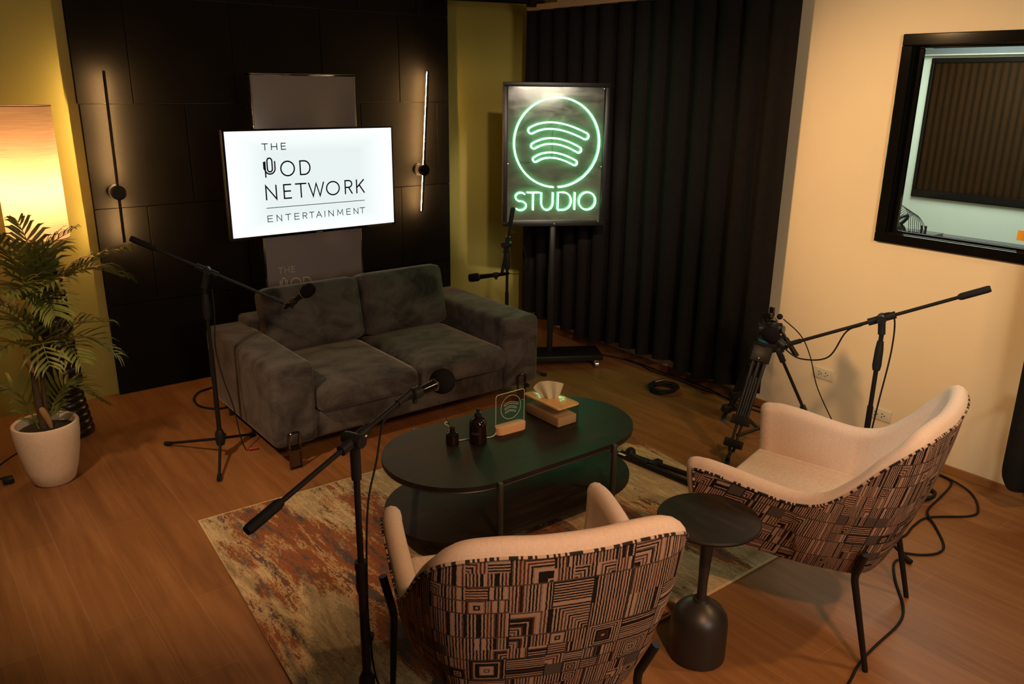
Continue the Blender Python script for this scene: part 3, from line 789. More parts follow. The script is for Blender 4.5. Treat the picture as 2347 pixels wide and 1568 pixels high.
    for sx in (-1, 1):
        for top, knee, foot in (((0.305, -0.232, 0.455), (0.268, -0.200, 0.338), (0.276, -0.285, 0.0)), ((0.388, 0.297, 0.44), (0.358, 0.283, 0.305), (0.370, 0.292, 0.011))):
            P = [V((sx * q[0], q[1], q[2])) for q in (top, knee, foot)]
            if foot[2] > 0: P[2].z = lift[0 if sx < 0 else 1]
            lg = MB().tube([P[0], P[0].lerp(P[1], 0.9), P[1].lerp(P[2], 0.05), P[2]], [0.0135, 0.0135, 0.0125, 0.0095], 12)
            obj('leg', lg, M['black_metal'], root, local=True, label='black metal leg')
    return root
chair('geometric patchwork armchair at right, between the round side table and the cream wall', (2.618, 1.422, 0), 0.239, (0.0, 0.011))
chair('geometric patchwork armchair in the foreground, turned with its back to the camera', (1.296, 1.565, 0), -0.406, (0.011, 0.0))

# ------------------------------------------------------------------ side table
sd = thing('side_table', 'round dark side table with a heavy bell-shaped black base', 'table', (2.022, 1.495, 0))
obj('tabletop', MB().lathe((2.022, 1.495, 0.528), [(0, 0), (0.160, 0), (0.170, 0.006), (0.172, 0.013), (0.168, 0.019), (0.155, 0.0205), (0, 0.0205)], 56), M['side_wood'], sd)
obj('stem', MB().lathe((2.022, 1.495, 0.2), [(0, 0), (0.0225, 0.0), (0.0165, 0.05), (0.0165, 0.12), (0.019, 0.22), (0.026, 0.30), (0.036, 0.328), (0, 0.328)], 28), M['side_metal'], sd)
obj('base', MB().lathe((2.022, 1.495, 0.0), [(0, 0), (0.092, 0), (0.098, 0.004), (0.099, 0.02), (0.0985, 0.14), (0.094, 0.165), (0.078, 0.19), (0.05, 0.212), (0.03, 0.222), (0.026, 0.232), (0, 0.232)], 48), M['side_metal'], sd)

# ------------------------------------------------------------------ stroke lettering
def arc(cx, cy, rx, ry, a0, a1, n=14):
    return [(cx + rx * math.cos(math.radians(a0 + (a1 - a0) * k / n)), cy + ry * math.sin(math.radians(a0 + (a1 - a0) * k / n))) for k in range(n + 1)]
GL = {  # strokes in a unit cell; second entry marks closed strokes
    'T': [([(0, 1), (1, 1)], 0), ([(.5, 1), (.5, 0)], 0)],
    'H': [([(0, 0), (0, 1)], 0), ([(1, 0), (1, 1)], 0), ([(0, .5), (1, .5)], 0)],
    'E': [([(1, 1), (0, 1), (0, 0), (1, 0)], 0), ([(0, .52), (.92, .52)], 0)],
    'N': [([(0, 0), (0, 1), (1, 0), (1, 1)], 0)],
    'W': [([(0, 1), (.27, 0), (.5, .95), (.73, 0), (1, 1)], 0)],
    'O': [(arc(.5, .5, .5, .5, 0, 360, 40)[:-1], 1)],
    'R': [([(0, 0), (0, 1), (.5, 1)] + arc(.5, .74, .5, .26, 90, -90, 12)[1:] + [(0, .48)], 0), ([(.5, .48), (1, 0)], 0)],
    'K': [([(0, 0), (0, 1)], 0), ([(.95, 1), (.06, .44)], 0), ([(.34, .62), (1, 0)], 0)],
    'D': [([(0, 0), (0, 1), (.4, 1)] + arc(.4, .5, .6, .5, 90, -90, 18)[1:] + [(0, 0)], 0)],
    'A': [([(0, 0), (.5, 1), (1, 0)], 0), ([(.2, .36), (.8, .36)], 0)],
    'I': [([(.5, 0), (.5, 1)], 0)],
    'M': [([(0, 0), (.08, 1), (.5, .25), (.92, 1), (1, 0)], 0)],
    'U': [([(0, 1), (0, .42)] + arc(.5, .42, .5, .42, 180, 360, 14)[1:] + [(1, 1)], 0)],
    'S': [(arc(.5, .755, .46, .245, 35, 270, 14) + arc(.5, .255, .5, .255, 90, -140, 14)[1:], 0)],
}
def glyph(ch, x0, x1, z0, z1): return [([(x0 + a * (x1 - x0), z0 + b * (z1 - z0)) for a, b in st], cl) for st, cl in GL[ch]]
def pod_mark(x0, x1, z0, z1):
    """the microphone-shaped first letter"""
    W, H = x1 - x0, z1 - z0; f = lambda a, b: (x0 + a * W, z0 + b * H); cx = .54
    pill = [f(cx + .22 * math.cos(t), .83 + .165 * math.sin(t)) for t in [PI * k / 10 for k in range(11)]] + [f(cx + .22 * math.cos(t), .43 + .165 * math.sin(t)) for t in [PI + PI * k / 10 for k in range(11)]]
    u = [f(.02, .78), f(.02, .45)] + [f(.54 + .46 * math.cos(t), .45 + .30 * math.sin(t)) for t in [PI + PI * k / 12 for k in range(1, 13)]] + [f(1.0, .80)]
    u2 = [f(.13, .80), f(.13, .0)]
    return [(pill, 1), (u, 0), (u2, 0)]

# ------------------------------------------------------------------ display totem and television
TF = 4.92
tt = thing('display_totem', 'tall slim grey display panel with chrome edges behind the sofa', 'display stand', (2.22, 4.96, 0))
obj('panel_body', MB().box((1.888, TF, 0.03), (2.555, TF + 0.075, 1.955), 0.002), M['totem'], tt)
ce = MB()
for x in (1.876, 2.553): ce.box((x, TF - 0.004, 0.03), (x + 0.012, TF + 0.08, 1.966), 0.002)
ce.box((1.876, TF - 0.004, 1.955), (2.565, TF + 0.08, 1.968), 0.002)
obj('chrome_edge', ce, M['chrome'], tt)
obj('foot_plate', MB().box((1.80, 4.86, 0.0), (2.64, 5.12, 0.03), 0.006), M['black_metal'], tt)
lt = MB(); fn = lambda a, b: V((a, TF - 0.0012, b))
for ch, a, b in (('T', 1.964, 1.992), ('H', 2.006, 2.034), ('E', 2.052, 2.073)):
    for st, cl in glyph(ch, a, b, 0.750, 0.786): lt.ribbon(st, 0.0042, fn, cl)
for st, cl in pod_mark(1.967, 2.016, 0.634, 0.719): lt.ribbon(st, 0.0062, fn, cl)
for ch, a, b, z0, z1 in (('O', 2.040, 2.108, .641, .708), ('D', 2.128, 2.178, .642, .704)):
    for st, cl in glyph(ch, a, b, z0, z1): lt.ribbon(st, 0.0066, fn, cl)
obj('lettering', lt, M['text_cream'], tt, smooth=False, label='cream lettering THE POD')

TVY = 4.80
tv = thing('television', 'wall-sized flat screen showing THE POD NETWORK ENTERTAINMENT on white', 'television', (2.2, 4.83, 1.02))
tv['label'] = 'flat television with bright white logo screen mounted on the grey display panel'
obj('casing', MB().box((1.643, TVY + 0.004, 1.010), (2.757, TVY + 0.05, 1.652), 0.004), M['black_plastic'], tv)
bz = MB()
bz.box((1.643, TVY - 0.002, 1.010), (2.757, TVY + 0.006, 1.026)); bz.box((1.643, TVY - 0.002, 1.643), (2.757, TVY + 0.006, 1.652))
bz.box((1.643, TVY - 0.002, 1.026), (1.653, TVY + 0.006, 1.643)); bz.box((2.747, TVY - 0.002, 1.026), (2.757, TVY + 0.006, 1.643))
obj('bezel', bz, M['black_gloss'], tv, smooth=False)
obj('screen', MB().box((1.652, TVY + 0.001, 1.025), (2.748, TVY + 0.0045, 1.644)), M['screen'], tv, smooth=False, label='white lit screen')
obj('mount', MB().box((2.05, TVY + 0.049, 1.18), (2.38, TF, 1.5)), M['black_metal'], tv)
obj('badge', MB().box((2.185, TVY - 0.004, 1.013), (2.225, TVY - 0.001, 1.018)), M['steel'], tv)
tx = MB(); fn = lambda a, b: V((a, TVY - 0.0005, b))
for ch, a, b in (('T', 1.872, 1.907), ('H', 1.930, 1.964), ('E', 1.992, 2.019)):
    for st, cl in glyph(ch, a, b, 1.532, 1.568): tx.ribbon(st, 0.0052, fn, cl)
for st, cl in pod_mark(1.873, 1.943, 1.374, 1.485): tx.ribbon(st, 0.0085, fn, cl)
for ch, a, b, z0, z1 in (('O', 1.979, 2.065, 1.375, 1.461), ('D', 2.103, 2.167, 1.377, 1.459)):
    for st, cl in glyph(ch, a, b, z0, z1): tx.ribbon(st, 0.0088, fn, cl)
for ch, a, b in (('N', 1.876, 1.940), ('E', 1.989, 2.034), ('T', 2.065, 2.133), ('W', 2.151, 2.251), ('O', 2.270, 2.357), ('R', 2.399, 2.446), ('K', 2.480, 2.533)):
    for st, cl in glyph(ch, a, b, 1.240, 1.322): tx.ribbon(st, 0.0088, fn, cl)
tx.ribbon([(1.872, 1.189), (2.533, 1.189)], 0.004, fn)
for ch, p, q in (('E', 360, 388), ('N', 413, 440), ('T', 463, 495), ('E', 518, 545), ('R', 568, 592), ('T', 608, 636), ('A', 650, 683), ('I', 697, 709), ('N', 728, 757), ('M', 783, 818), ('E', 843, 867), ('N', 890, 917), ('T', 930, 963)):
    a, b = 1.874 + (p - 360) / 603 * 0.658, 1.874 + (q - 360) / 603 * 0.658
    for st, cl in glyph(ch, a, b, 1.106, 1.142): tx.ribbon(st, 0.0045, fn, cl)
obj('lettering', tx, M['text_black'], tv, smooth=False, label='black lettering THE POD NETWORK ENTERTAINMENT')

# ------------------------------------------------------------------ wall sconces
def sconce(xt, xm, xb, zt, zm, zb, turn, label):
    y = 5.27
    s = thing('wall_sconce', label, 'sconce', (xm, YP, zm))
    a, b = V((xb, y, zb)), V((xt, y, zt)); d = (b - a).normalized()
    obj('rod', MB().rod(a, b, 0.0085), M['black_metal'], s)
    back = V((math.sin(turn), math.cos(turn), 0))
    sd_ = d.cross(back).normalized()
    e = MB(); c = (a + b) / 2 + back * 0.0072
    e.obox(c, sd_ * 0.009, back * 0.006, d * ((b - a).length - 0.01))
    obj('light_strip', e, M['bulb'], s, smooth=False, label='glowing warm strip')
    obj('wall_disc', MB().lathe((xm, YP, zm), [(0, 0), (0.045, 0), (0.045, 0.022), (0.04, 0.027), (0, 0.027)], 28, axis=(0, -1, 0)), M['black_metal'], s)
    obj('arm', MB().rod((xm, YP - 0.02, zm), (xm, y + 0.012, zm), 0.012), M['black_metal'], s)
    obj('rod_clamp', MB().lathe((xm, y + 0.014, zm), [(0, 0), (0.04, 0), (0.043, 0.005), (0.043, 0.026), (0.038, 0.03), (0, 0.03)], 28, axis=(0, -1, 0)), M['black_metal'], s)
sconce(1.166, 1.158, 1.156, 1.968, 1.281, 0.983, 0.0, 'slim black wall sconce on the black panels beside the floor lamp')
sconce(3.338, 3.285, 3.263, 2.005, 1.303, 0.999, -0.75, 'slim black wall sconce on the black panels right of the television')

# ------------------------------------------------------------------ neon sign on its trolley
NA = math.atan2(4.0 - 4.35, 3.93 - 3.327)
ns = thing('neon_sign', 'green neon STUDIO sign with round wave logo on a wheeled black stand', 'neon sign', (3.6285, 4.175, 0), NA)
WN = 0.70; hx = WN / 2; ND = 0.07
f = MB()
f.box((-hx, -0.012, 1.005), (hx, ND, 1.035), 0.002); f.box((-hx, -0.012, 1.908), (hx, ND, 1.936), 0.002)
f.box((-hx, -0.012, 1.035), (-hx + 0.028, ND, 1.908), 0.002); f.box((hx - 0.028, -0.012, 1.035), (hx, ND, 1.908), 0.002)
obj('frame', f, M['black_metal'], ns, local=True)
obj('board', MB().box((-hx + 0.026, 0.03, 1.033), (hx - 0.026, 0.036, 1.910)), M['board'], ns, local=True, smooth=False, label='hazy grey acrylic board')
obj('back_plate', MB().box((-hx + 0.026, 0.06, 1.033), (hx - 0.026, ND, 1.910)), M['black_metal'], ns, local=True, smooth=False)
ny = 0.012
P3 = lambda a, b: V((a - hx, ny, b))
def bent_bar(l, m, r, th):
    # outline of a curved bar through three points
    pts = [V(((1 - t) ** 2 * l[0] + 2 * t * (1 - t) * (2 * m[0] - (l[0] + r[0]) / 2) + t * t * r[0], (1 - t) ** 2 * l[1] + 2 * t * (1 - t) * (2 * m[1] - (l[1] + r[1]) / 2) + t * t * r[1])) for t in [k / 14 for k in range(15)]]
    up, dn = [], []
    for i, p in enumerate(pts):
        d = (pts[min(i + 1, 14)] - pts[max(i - 1, 0)]).normalized(); n = V((-d.y, d.x))
        up.append(p + n * th); dn.append(p - n * th)
    de = (pts[-1] - pts[-2]).normalized(); ds = (pts[0] - pts[1]).normalized()
    ce_ = [pts[-1] + de * th * math.cos(t) + V((-de.y, de.x)) * th * math.sin(t) for t in [PI / 2 - PI * k / 8 for k in range(1, 8)]]
    cs_ = [pts[0] + ds * th * math.cos(t) + V((-ds.y, ds.x)) * th * math.sin(t) for t in [PI / 2 - PI * k / 8 for k in range(1, 8)]]
    return [(p.x, p.y) for p in up + ce_ + dn[::-1] + cs_]
BARS = [((.187, 1.633), (.345, 1.663), (.552, 1.597), .021), ((.205, 1.534), (.343, 1.565), (.508, 1.508), .0185), ((.217, 1.446), (.335, 1.474), (.484, 1.424), .017)]
def tube2d(pts, r, closed): return MB().tube([P3(a, b) for a, b in pts], r, 8, closed=closed)
obj('neon_ring', tube2d(arc(.360, 1.553, .287, .290, -87, 267, 90), 0.0052, False), M['neon'], ns, local=True, label='round green neon tube')
for br_ in BARS: obj('neon_wave', tube2d(bent_bar(*br_), 0.0048, True), M['neon'], ns, local=True, label='curved green neon tube')
for ch, a, b in (('S', .084, .160), ('T', .163, .251), ('U', .263, .342), ('D', .377, .468), ('I', .486, .500), ('O', .522, .637)):
    mb = MB()
    for st, cl in glyph(ch, a, b, 1.110, 1.228): mb.tube([P3(x, z) for x, z in st], 0.0046, 8, closed=bool(cl))
    obj('neon_letter', mb, M['neon'], ns, local=True, label='green neon letter ' + ch)
for a, b in ((.03, 1.42), (.66, 1.40), (.35, 1.02), (.655, 1.035), (.66, 1.90)): obj('screw', MB().lathe((a - hx, -0.013, b), [(0, 0), (0.004, 0), (0.004, 0.002), (0, 0.003)], 10, axis=(0, -1, 0)), M['steel'], ns, local=True)
for wp in ([P3(.345, 1.66), P3(.325, 1.60), P3(.33, 1.5), P3(.325, 1.46)], [P3(.09, 1.43), P3(.15, 1.425), P3(.22, 1.435)]): obj('feed_wire', MB().tube(spline(wp, 5), 0.0012, 5), M['black_rubber'], ns, local=True)
obj('pole', MB().box((-0.018, 0.02, 0.1), (0.018, 0.056, 1.01), 0.002), M['black_metal'], ns, local=True)
obj('trolley_base', MB().box((-0.24, -0.11, 0.06), (0.36, 0.12, 0.10), 0.004), M['black_metal'], ns, local=True)
for x, y in ((-0.20, -0.08), (0.32, -0.08), (-0.20, 0.09), (0.32, 0.09)):
    k = obj('caster', MB().rod((x - 0.012, y, 0.026), (x + 0.012, y, 0.026), 0.026, seg=18).box((x - 0.018, y - 0.01, 0.03), (x + 0.018, y + 0.01, 0.062), 0.002), M['steel'], ns, local=True)

# ------------------------------------------------------------------ floor lamp
FL = (0.66, 4.89)
fl = thing('floor_lamp', 'floor lamp with tall glowing drum shade and ribbed black base', 'floor lamp', (*FL, 0))
pr = [(0, 0), (0.118, 0)]
def ribs(z0, z1, r0, r1, n):
    out = []
    for k in range(n):
        a, b2 = z0 + (z1 - z0) * k / n, z0 + (z1 - z0) * (k + 1) / n; ra = r0 + (r1 - r0) * k / n; rb = r0 + (r1 - r0) * (k + 1) / n
        for q in range(5):
            t = q / 5; out.append((ra + (rb - ra) * t + 0.0075 * math.sin(PI * t), a + (b2 - a) * t))
    return out
pr += ribs(0.004, 0.25, 0.118, 0.085, 6) + ribs(0.25, 0.30, 0.075, 0.062, 1)
pr += ribs(0.30, 0.56, 0.095, 0.082, 5) + ribs(0.56, 0.60, 0.062, 0.062, 1) + ribs(0.60, 0.84, 0.086, 0.074, 5) + ribs(0.84, 0.88, 0.058, 0.058, 1) + ribs(0.88, 1.06, 0.076, 0.060, 4) + [(0.02, 1.065), (0, 1.066)]
obj('base', MB().lathe((*FL, 0), pr, 36), M['ribbed_black'], fl)
obj('lamp_shade', MB().lathe((*FL, 0), [(0.146, 1.12), (0.146, 1.45), (0.146, 1.79)], 56), M['shade'], fl, label='linen drum shade glowing yellow')
for zr in (1.79, 1.12): obj('shade_ring', MB().tube([(FL[0] + 0.146 * math.cos(t), FL[1] + 0.146 * math.sin(t), zr) for t in [2 * PI * k / 48 for k in range(48)]], 0.003, 6, closed=True), M['shade'], fl)
obj('socket_stem', MB().rod((*FL, 1.06), (*FL, 1.27), 0.008).rod((FL[0] - 0.145, FL[1], 1.785), (FL[0] + 0.145, FL[1], 1.785), 0.002), M['black_metal'], fl)

# ------------------------------------------------------------------ potted palm
PP = V((0.475, 4.31, 0))
pp = thing('potted_palm', 'leafy palm in a sand coloured round pot before the floor lamp', 'plant', PP)
obj('pot', MB().lathe(PP, [(0, 0), (0.085, 0), (0.098, 0.012), (0.118, 0.08), (0.136, 0.17), (0.146, 0.25), (0.149, 0.305), (0.146, 0.315), (0.138, 0.318), (0.130, 0.312), (0.126, 0.28), (0.126, 0.25)], 48), M['pot'], pp)
obj('soil', MB().lathe(PP, [(0.129, 0.272), (0.08, 0.282), (0, 0.286)], 32), M['soil'], pp)
trunk = MB().tube(spline([(0.470, 4.31, 0.27), (0.462, 4.312, 0.45), (0.470, 4.31, 0.62), (0.505, 4.306, 0.78), (0.530, 4.305, 0.98)], 6), [0.019 - 0.011 * k / 24 for k in range(25)], 12)
trunk.tube(spline([(0.488, 4.33, 0.27), (0.495, 4.322, 0.5), (0.512, 4.31, 0.72)], 6), [0.013 - 0.006 * k / 12 for k in range(13)], 10)
obj('trunk', trunk, M['bark'], pp)
obj('husk', MB().tube(spline([(0.498, 4.29, 0.278), (0.488, 4.287, 0.33), (0.470, 4.285, 0.385), (0.466, 4.287, 0.40)], 4), [0.006 + 0.010 * math.sin(PI * k / 12) for k in range(13)], 8).tube(spline([(0.462, 4.29, 0.58), (0.448, 4.29, 0.63), (0.440, 4.295, 0.68)], 4), [0.005 + 0.010 * math.sin(PI * k / 8) for k in range(9)], 8), M['husk'], pp)
FR = [[(0.577, 4.299, 0.981), (0.754, 4.229, 1.089), (0.905, 4.162, 1.148)], [(0.595, 4.297, 0.998), (0.784, 4.326, 1.039), (0.928, 4.361, 0.972)],
      [(0.54, 4.303, 1.004), (0.599, 4.266, 1.17), (0.708, 4.224, 1.248)], [(0.517, 4.305, 1.007), (0.539, 4.353, 1.163), (0.517, 4.406, 1.286)],
      [(0.507, 4.307, 0.99), (0.447, 4.212, 1.151), (0.378, 4.119, 1.261)], [(0.546, 4.302, 0.985), (0.618, 4.143, 1.057), (0.469, 4.029, 1.015)],
      [(0.527, 4.304, 0.968), (0.461, 4.11, 1.035), (0.369, 3.97, 1.042)], [(0.535, 4.303, 0.737), (0.665, 4.289, 0.786), (0.819, 4.322, 0.767)],
      [(0.53, 4.304, 0.708), (0.69, 4.236, 0.731), (0.812, 4.172, 0.634)], [(0.53, 4.304, 0.708), (0.597, 4.146, 0.732), (0.63, 4.041, 0.667)],
      [(0.488, 4.309, 0.754), (0.428, 4.416, 0.845), (0.365, 4.523, 0.87)], [(0.479, 4.31, 0.687), (0.388, 4.219, 0.757), (0.283, 4.13, 0.736)],
      [(0.480, 4.33, 0.28), (0.60, 4.398, 0.450), (0.76, 4.428, 0.316)], [(0.448, 4.313, 0.28), (0.383, 4.37, 0.481), (0.274, 4.433, 0.457)],
      [(0.52, 4.31, 0.97), (0.40, 4.36, 1.10), (0.28, 4.42, 1.12)], [(0.53, 4.32, 0.97), (0.62, 4.45, 1.12), (0.70, 4.58, 1.10)],
      [(0.51, 4.31, 0.72), (0.44, 4.20, 0.86), (0.37, 4.08, 0.84)], [(0.52, 4.30, 0.90), (0.53, 4.12, 0.99), (0.55, 3.98, 0.92)],
      [(0.51, 4.31, 0.68), (0.50, 4.14, 0.76), (0.50, 4.02, 0.68)], [(0.50, 4.31, 0.80), (0.38, 4.29, 0.93), (0.25, 4.27, 0.92)]]
rf = random.Random(11)
for fr_ in FR:
    P = spline(fr_, 12); n = len(P); mb = MB()
    mb.tube(P, [0.0045 - 0.0035 * k / (n - 1) for k in range(n)], 6)
    tot = sum((P[i + 1] - P[i]).length for i in range(n - 1))
    for i in range(3, n, 1 if tot > 0.36 else 2):
        t = (P[min(i + 1, n - 1)] - P[i - 1]).normalized()
        side = t.cross(V((0, 0, 1)))
        side = side.normalized() if side.length > 0.05 else V((1, 0, 0))
        upv = side.cross(t).normalized(); s = i / (n - 1)
        ln = (0.115 + 0.09 * math.sin(PI * min(1, s * 1.02))) * (tot / 0.42) ** 0.5 * (1 - 0.35 * s)
        for sg_ in (-1, 1):
            l_ = ln * rf.uniform(0.85, 1.12); fw = 0.55 + 0.65 * s + rf.uniform(-.12, .12)
            dr = (side * sg_ + t * fw + upv * rf.uniform(0.10, 0.42)).normalized()
            wv = dr.cross(upv).normalized() * (0.0088 * (l_ / 0.15) ** 0.5)
            q = [P[i], P[i] + dr * l_ * 0.35 + upv * 0.004, P[i] + dr * l_ * 0.72, P[i] + dr * l_ + V((0, 0, -0.012 - 0.02 * rf.random()))]
            ws = [0.35, 1.0, 0.8, 0.05]; L_, R_, C_ = [], [], []
            for qq, ww in zip(q, ws):
                L_.append(mb.b.verts.new(qq + wv * ww + upv * 0.002 * ww)); C_.append(mb.b.verts.new(qq)); R_.append(mb.b.verts.new(qq - wv * ww + upv * 0.002 * ww))
            for a in range(3):
                mb.b.faces.new((L_[a], C_[a], C_[a + 1], L_[a + 1])); mb.b.faces.new((C_[a], R_[a], R_[a + 1], C_[a + 1]))
    obj('frond', mb, M['leaf'], pp)

# ------------------------------------------------------------------ things on the coffee table
TT = 0.400
lb = thing('acrylic_night_light', 'clear acrylic plaque engraved with a round wave logo on wooden base', 'night light', (2.125, 2.712, TT))
def stad2(cx, cy, L, r, n=10): return stadium(cx - L / 2 + r, cx + L / 2 - r, cy, r, -0.06, n)
obj('wooden_base', MB().prism(stad2(2.125, 2.712, 0.162, 0.024, 12), TT, TT + 0.036, 0.002), M['cork'], lb)
ax0, ax1, az0, az1, ay = 2.042, 2.206, TT + 0.028, TT + 0.192, 2.712
def rrect(x0, x1, z0, z1, r, n=6):
    P = []
    for cx, cz, a in ((x1 - r, z1 - r, 0), (x0 + r, z1 - r, 90), (x0 + r, z0 + r, 180), (x1 - r, z0 + r, 270)):
        P += arc(cx, cz, r, r, a, a + 90, n)
    return P
pl_ = MB(); rr = rrect(ax0, ax1, az0, az1, 0.014)
A_ = [pl_.b.verts.new((x, ay - 0.002, z)) for x, z in rr]; B_ = [pl_.b.verts.new((x, ay + 0.002, z)) for x, z in rr]
pl_.b.faces.new(A_); pl_.b.faces.new(list(reversed(B_)))
for i in range(len(A_)): pl_.b.faces.new((A_[i], A_[(i + 1) % len(A_)], B_[(i + 1) % len(A_)], B_[i]))
pq = obj('plaque', pl_, M['acrylic'], lb, smooth=False, label='clear acrylic plaque')
obj('polished_edge', MB().tube([(x, ay, z) for x, z in rr], 0.0014, 6, closed=True), M['acrylic_edge'], pq)
eg = MB(); ef = lambda a, b: V((a, ay - 0.0026, b)); ecx, ecz = 2.126, az0 + 0.092
eg.ribbon(arc(ecx, ecz, 0.057, 0.057, 0, 360, 48)[:-1], 0.0016, ef, True)
for (l, m, r, th) in BARS:
    k = 0.057 / 0.288; mpp = lambda p: (ecx + (p[0] - .360) * k, ecz + (p[1] - 1.553) * k)
    eg.ribbon(bent_bar(mpp(l), mpp(m), mpp(r), th * k), 0.0014, ef, True)
obj('engraving', eg, M['engraving'], pq, smooth=False)
obj('cord', MB().tube(spline([(2.045, 2.712, TT + 0.012), (2.02, 2.705, TT + 0.004), (1.98, 2.715, TT + 0.003), (1.93, 2.745, TT + 0.003), (1.88, 2.76, TT + 0.003), (1.842, 2.775, TT + 0.008), (1.835, 2.79, TT + 0.03), (1.845, 2.79, TT + 0.062), (1.835, 2.79, TT + 0.075), (1.822, 2.79, TT + 0.085), (1.821, 2.79, TT + 0.094), (1.829, 2.79, TT + 0.095), (1.832, 2.79, TT + 0.089)], 6), 0.0022, 8), M['white_cord'], lb)

bt = thing('glass_bottle', 'larger dark amber glass bottle beside the acrylic plaque', 'bottle', (1.935, 2.70, TT))
obj('bottle_body', MB().lathe((1.935, 2.70, TT), [(0, 0), (0.036, 0), (0.0395, 0.004), (0.0395, 0.085), (0.036, 0.102), (0.027, 0.114), (0.016, 0.120), (0.015, 0.13), (0, 0.13)], 36), M['amber'], bt)
obj('cap', MB().lathe((1.935, 2.70, TT + 0.128), [(0, 0), (0.0165, 0), (0.0165, 0.014), (0.008, 0.016), (0.0075, 0.034), (0, 0.035)], 20), M['black_plastic'], bt)
lbm = MB(); a0 = math.atan2(-2.70, -1.935)
for z0, z1, sp in ((0.052, 0.057, 0.45), (0.060, 0.0615, 0.38)):
    for k in range(8):
        t0, t1 = a0 - 0.35 - sp + 2 * sp * k / 8, a0 - 0.35 - sp + 2 * sp * (k + 1) / 8; rr_ = 0.0397
        vs = [lbm.b.verts.new((1.935 + rr_ * math.cos(t), 2.70 + rr_ * math.sin(t), TT + z)) for t, z in ((t0, z0), (t1, z0), (t1, z1), (t0, z1))]
        lbm.b.faces.new(vs)
obj('label_band', lbm, M['label_print'], bt)
rd = thing('reed_diffuser', 'smallest dark glass bottle with one thin reed on the coffee table', 'diffuser', (1.835, 2.775, TT))
obj('bottle_body', MB().lathe((1.833, 2.752, TT), [(0, 0), (0.026, 0), (0.0285, 0.003), (0.0285, 0.042), (0.025, 0.053), (0.012, 0.060), (0.0105, 0.072), (0.013, 0.075), (0.013, 0.078), (0, 0.078)], 30), M['amber'], rd)
obj('reed', MB().rod((1.835, 2.752, TT + 0.05), (1.795, 2.80, TT + 0.20), 0.0013, seg=6), M['black_plastic'], rd)
obj('reed', MB().rod((1.833, 2.752, TT + 0.05), (1.826, 2.77, TT + 0.10), 0.0013, seg=6), M['black_plastic'], rd)

tb = thing('tissue_box', 'clear tissue box with bamboo lid and a tissue pulled out', 'tissue box', (2.38, 2.72, TT))
bx = MB(); x0, x1, y0, y1, z0, z1 = 2.316, 2.444, 2.598, 2.848, TT, TT + 0.092
for lo, hi in (((x0, y0, z0), (x1, y0 + 0.003, z1)), ((x0, y1 - 0.003, z0), (x1, y1, z1)), ((x0, y0 + 0.003, z0), (x0 + 0.003, y1 - 0.003, z1)), ((x1 - 0.003, y0 + 0.003, z0), (x1, y1 - 0.003, z1))): bx.box(lo, hi)
obj('case', bx, M['smoke_acrylic'], tb, smooth=False, label='clear acrylic case')
obj('tissue_stack', MB().box((x0 + 0.006, y0 + 0.006, z0 + 0.001), (x1 - 0.006, y1 - 0.006, z0 + 0.047), 0.006), M['tissue_pack'], tb)
obj('lid', MB().prism(rrect(x0 - 0.003, x1 + 0.003, y0 - 0.003, y1 + 0.003, 0.012), z1, z1 + 0.008, 0.0015), M['lid'], tb, label='glossy bamboo lid')
b = bmesh.new(); nu, nv = 30, 10; cx, cy = 2.376, 2.722; g = []
for i in range(nu + 1):
    row_ = []
    for j in range(nv + 1):
        u_, v_ = i / nu, j / nv
        sp = 0.030 + 0.042 * v_ ** 0.7
        ax_ = (u_ - 0.5) * 2 * sp - 0.012 * v_
        fold = (0.010 * math.sin(u_ * 13 + 1.2 * v_) + 0.010 * math.sin(u_ * 5 + 2)) * (1.0 - 0.55 * v_)
        tp = 0.088 + 0.006 * math.sin(PI * u_) - 0.034 * max(0, 0.28 - u_) / 0.28 * max(0, 0.28 - u_) / 0.28 - 0.010 * max(0, u_ - 0.75) / 0.25
        dx, dy = 0.78 * ax_ + 0.62 * fold, -0.62 * ax_ + 0.78 * fold
        row_.append(b.verts.new((cx + dx, cy + dy, z1 + 0.002 + tp * v_)))
    g.append(row_)
for A, B in zip(g, g[1:]):
    for j in range(nv): b.faces.new((A[j], B[j], B[j + 1], A[j + 1]))
bmesh.ops.solidify(b, geom=b.faces[:], thickness=0.0008)
obj('tissue', b, M['tissue'], tb, label='white tissue pulled out of the lid slot')

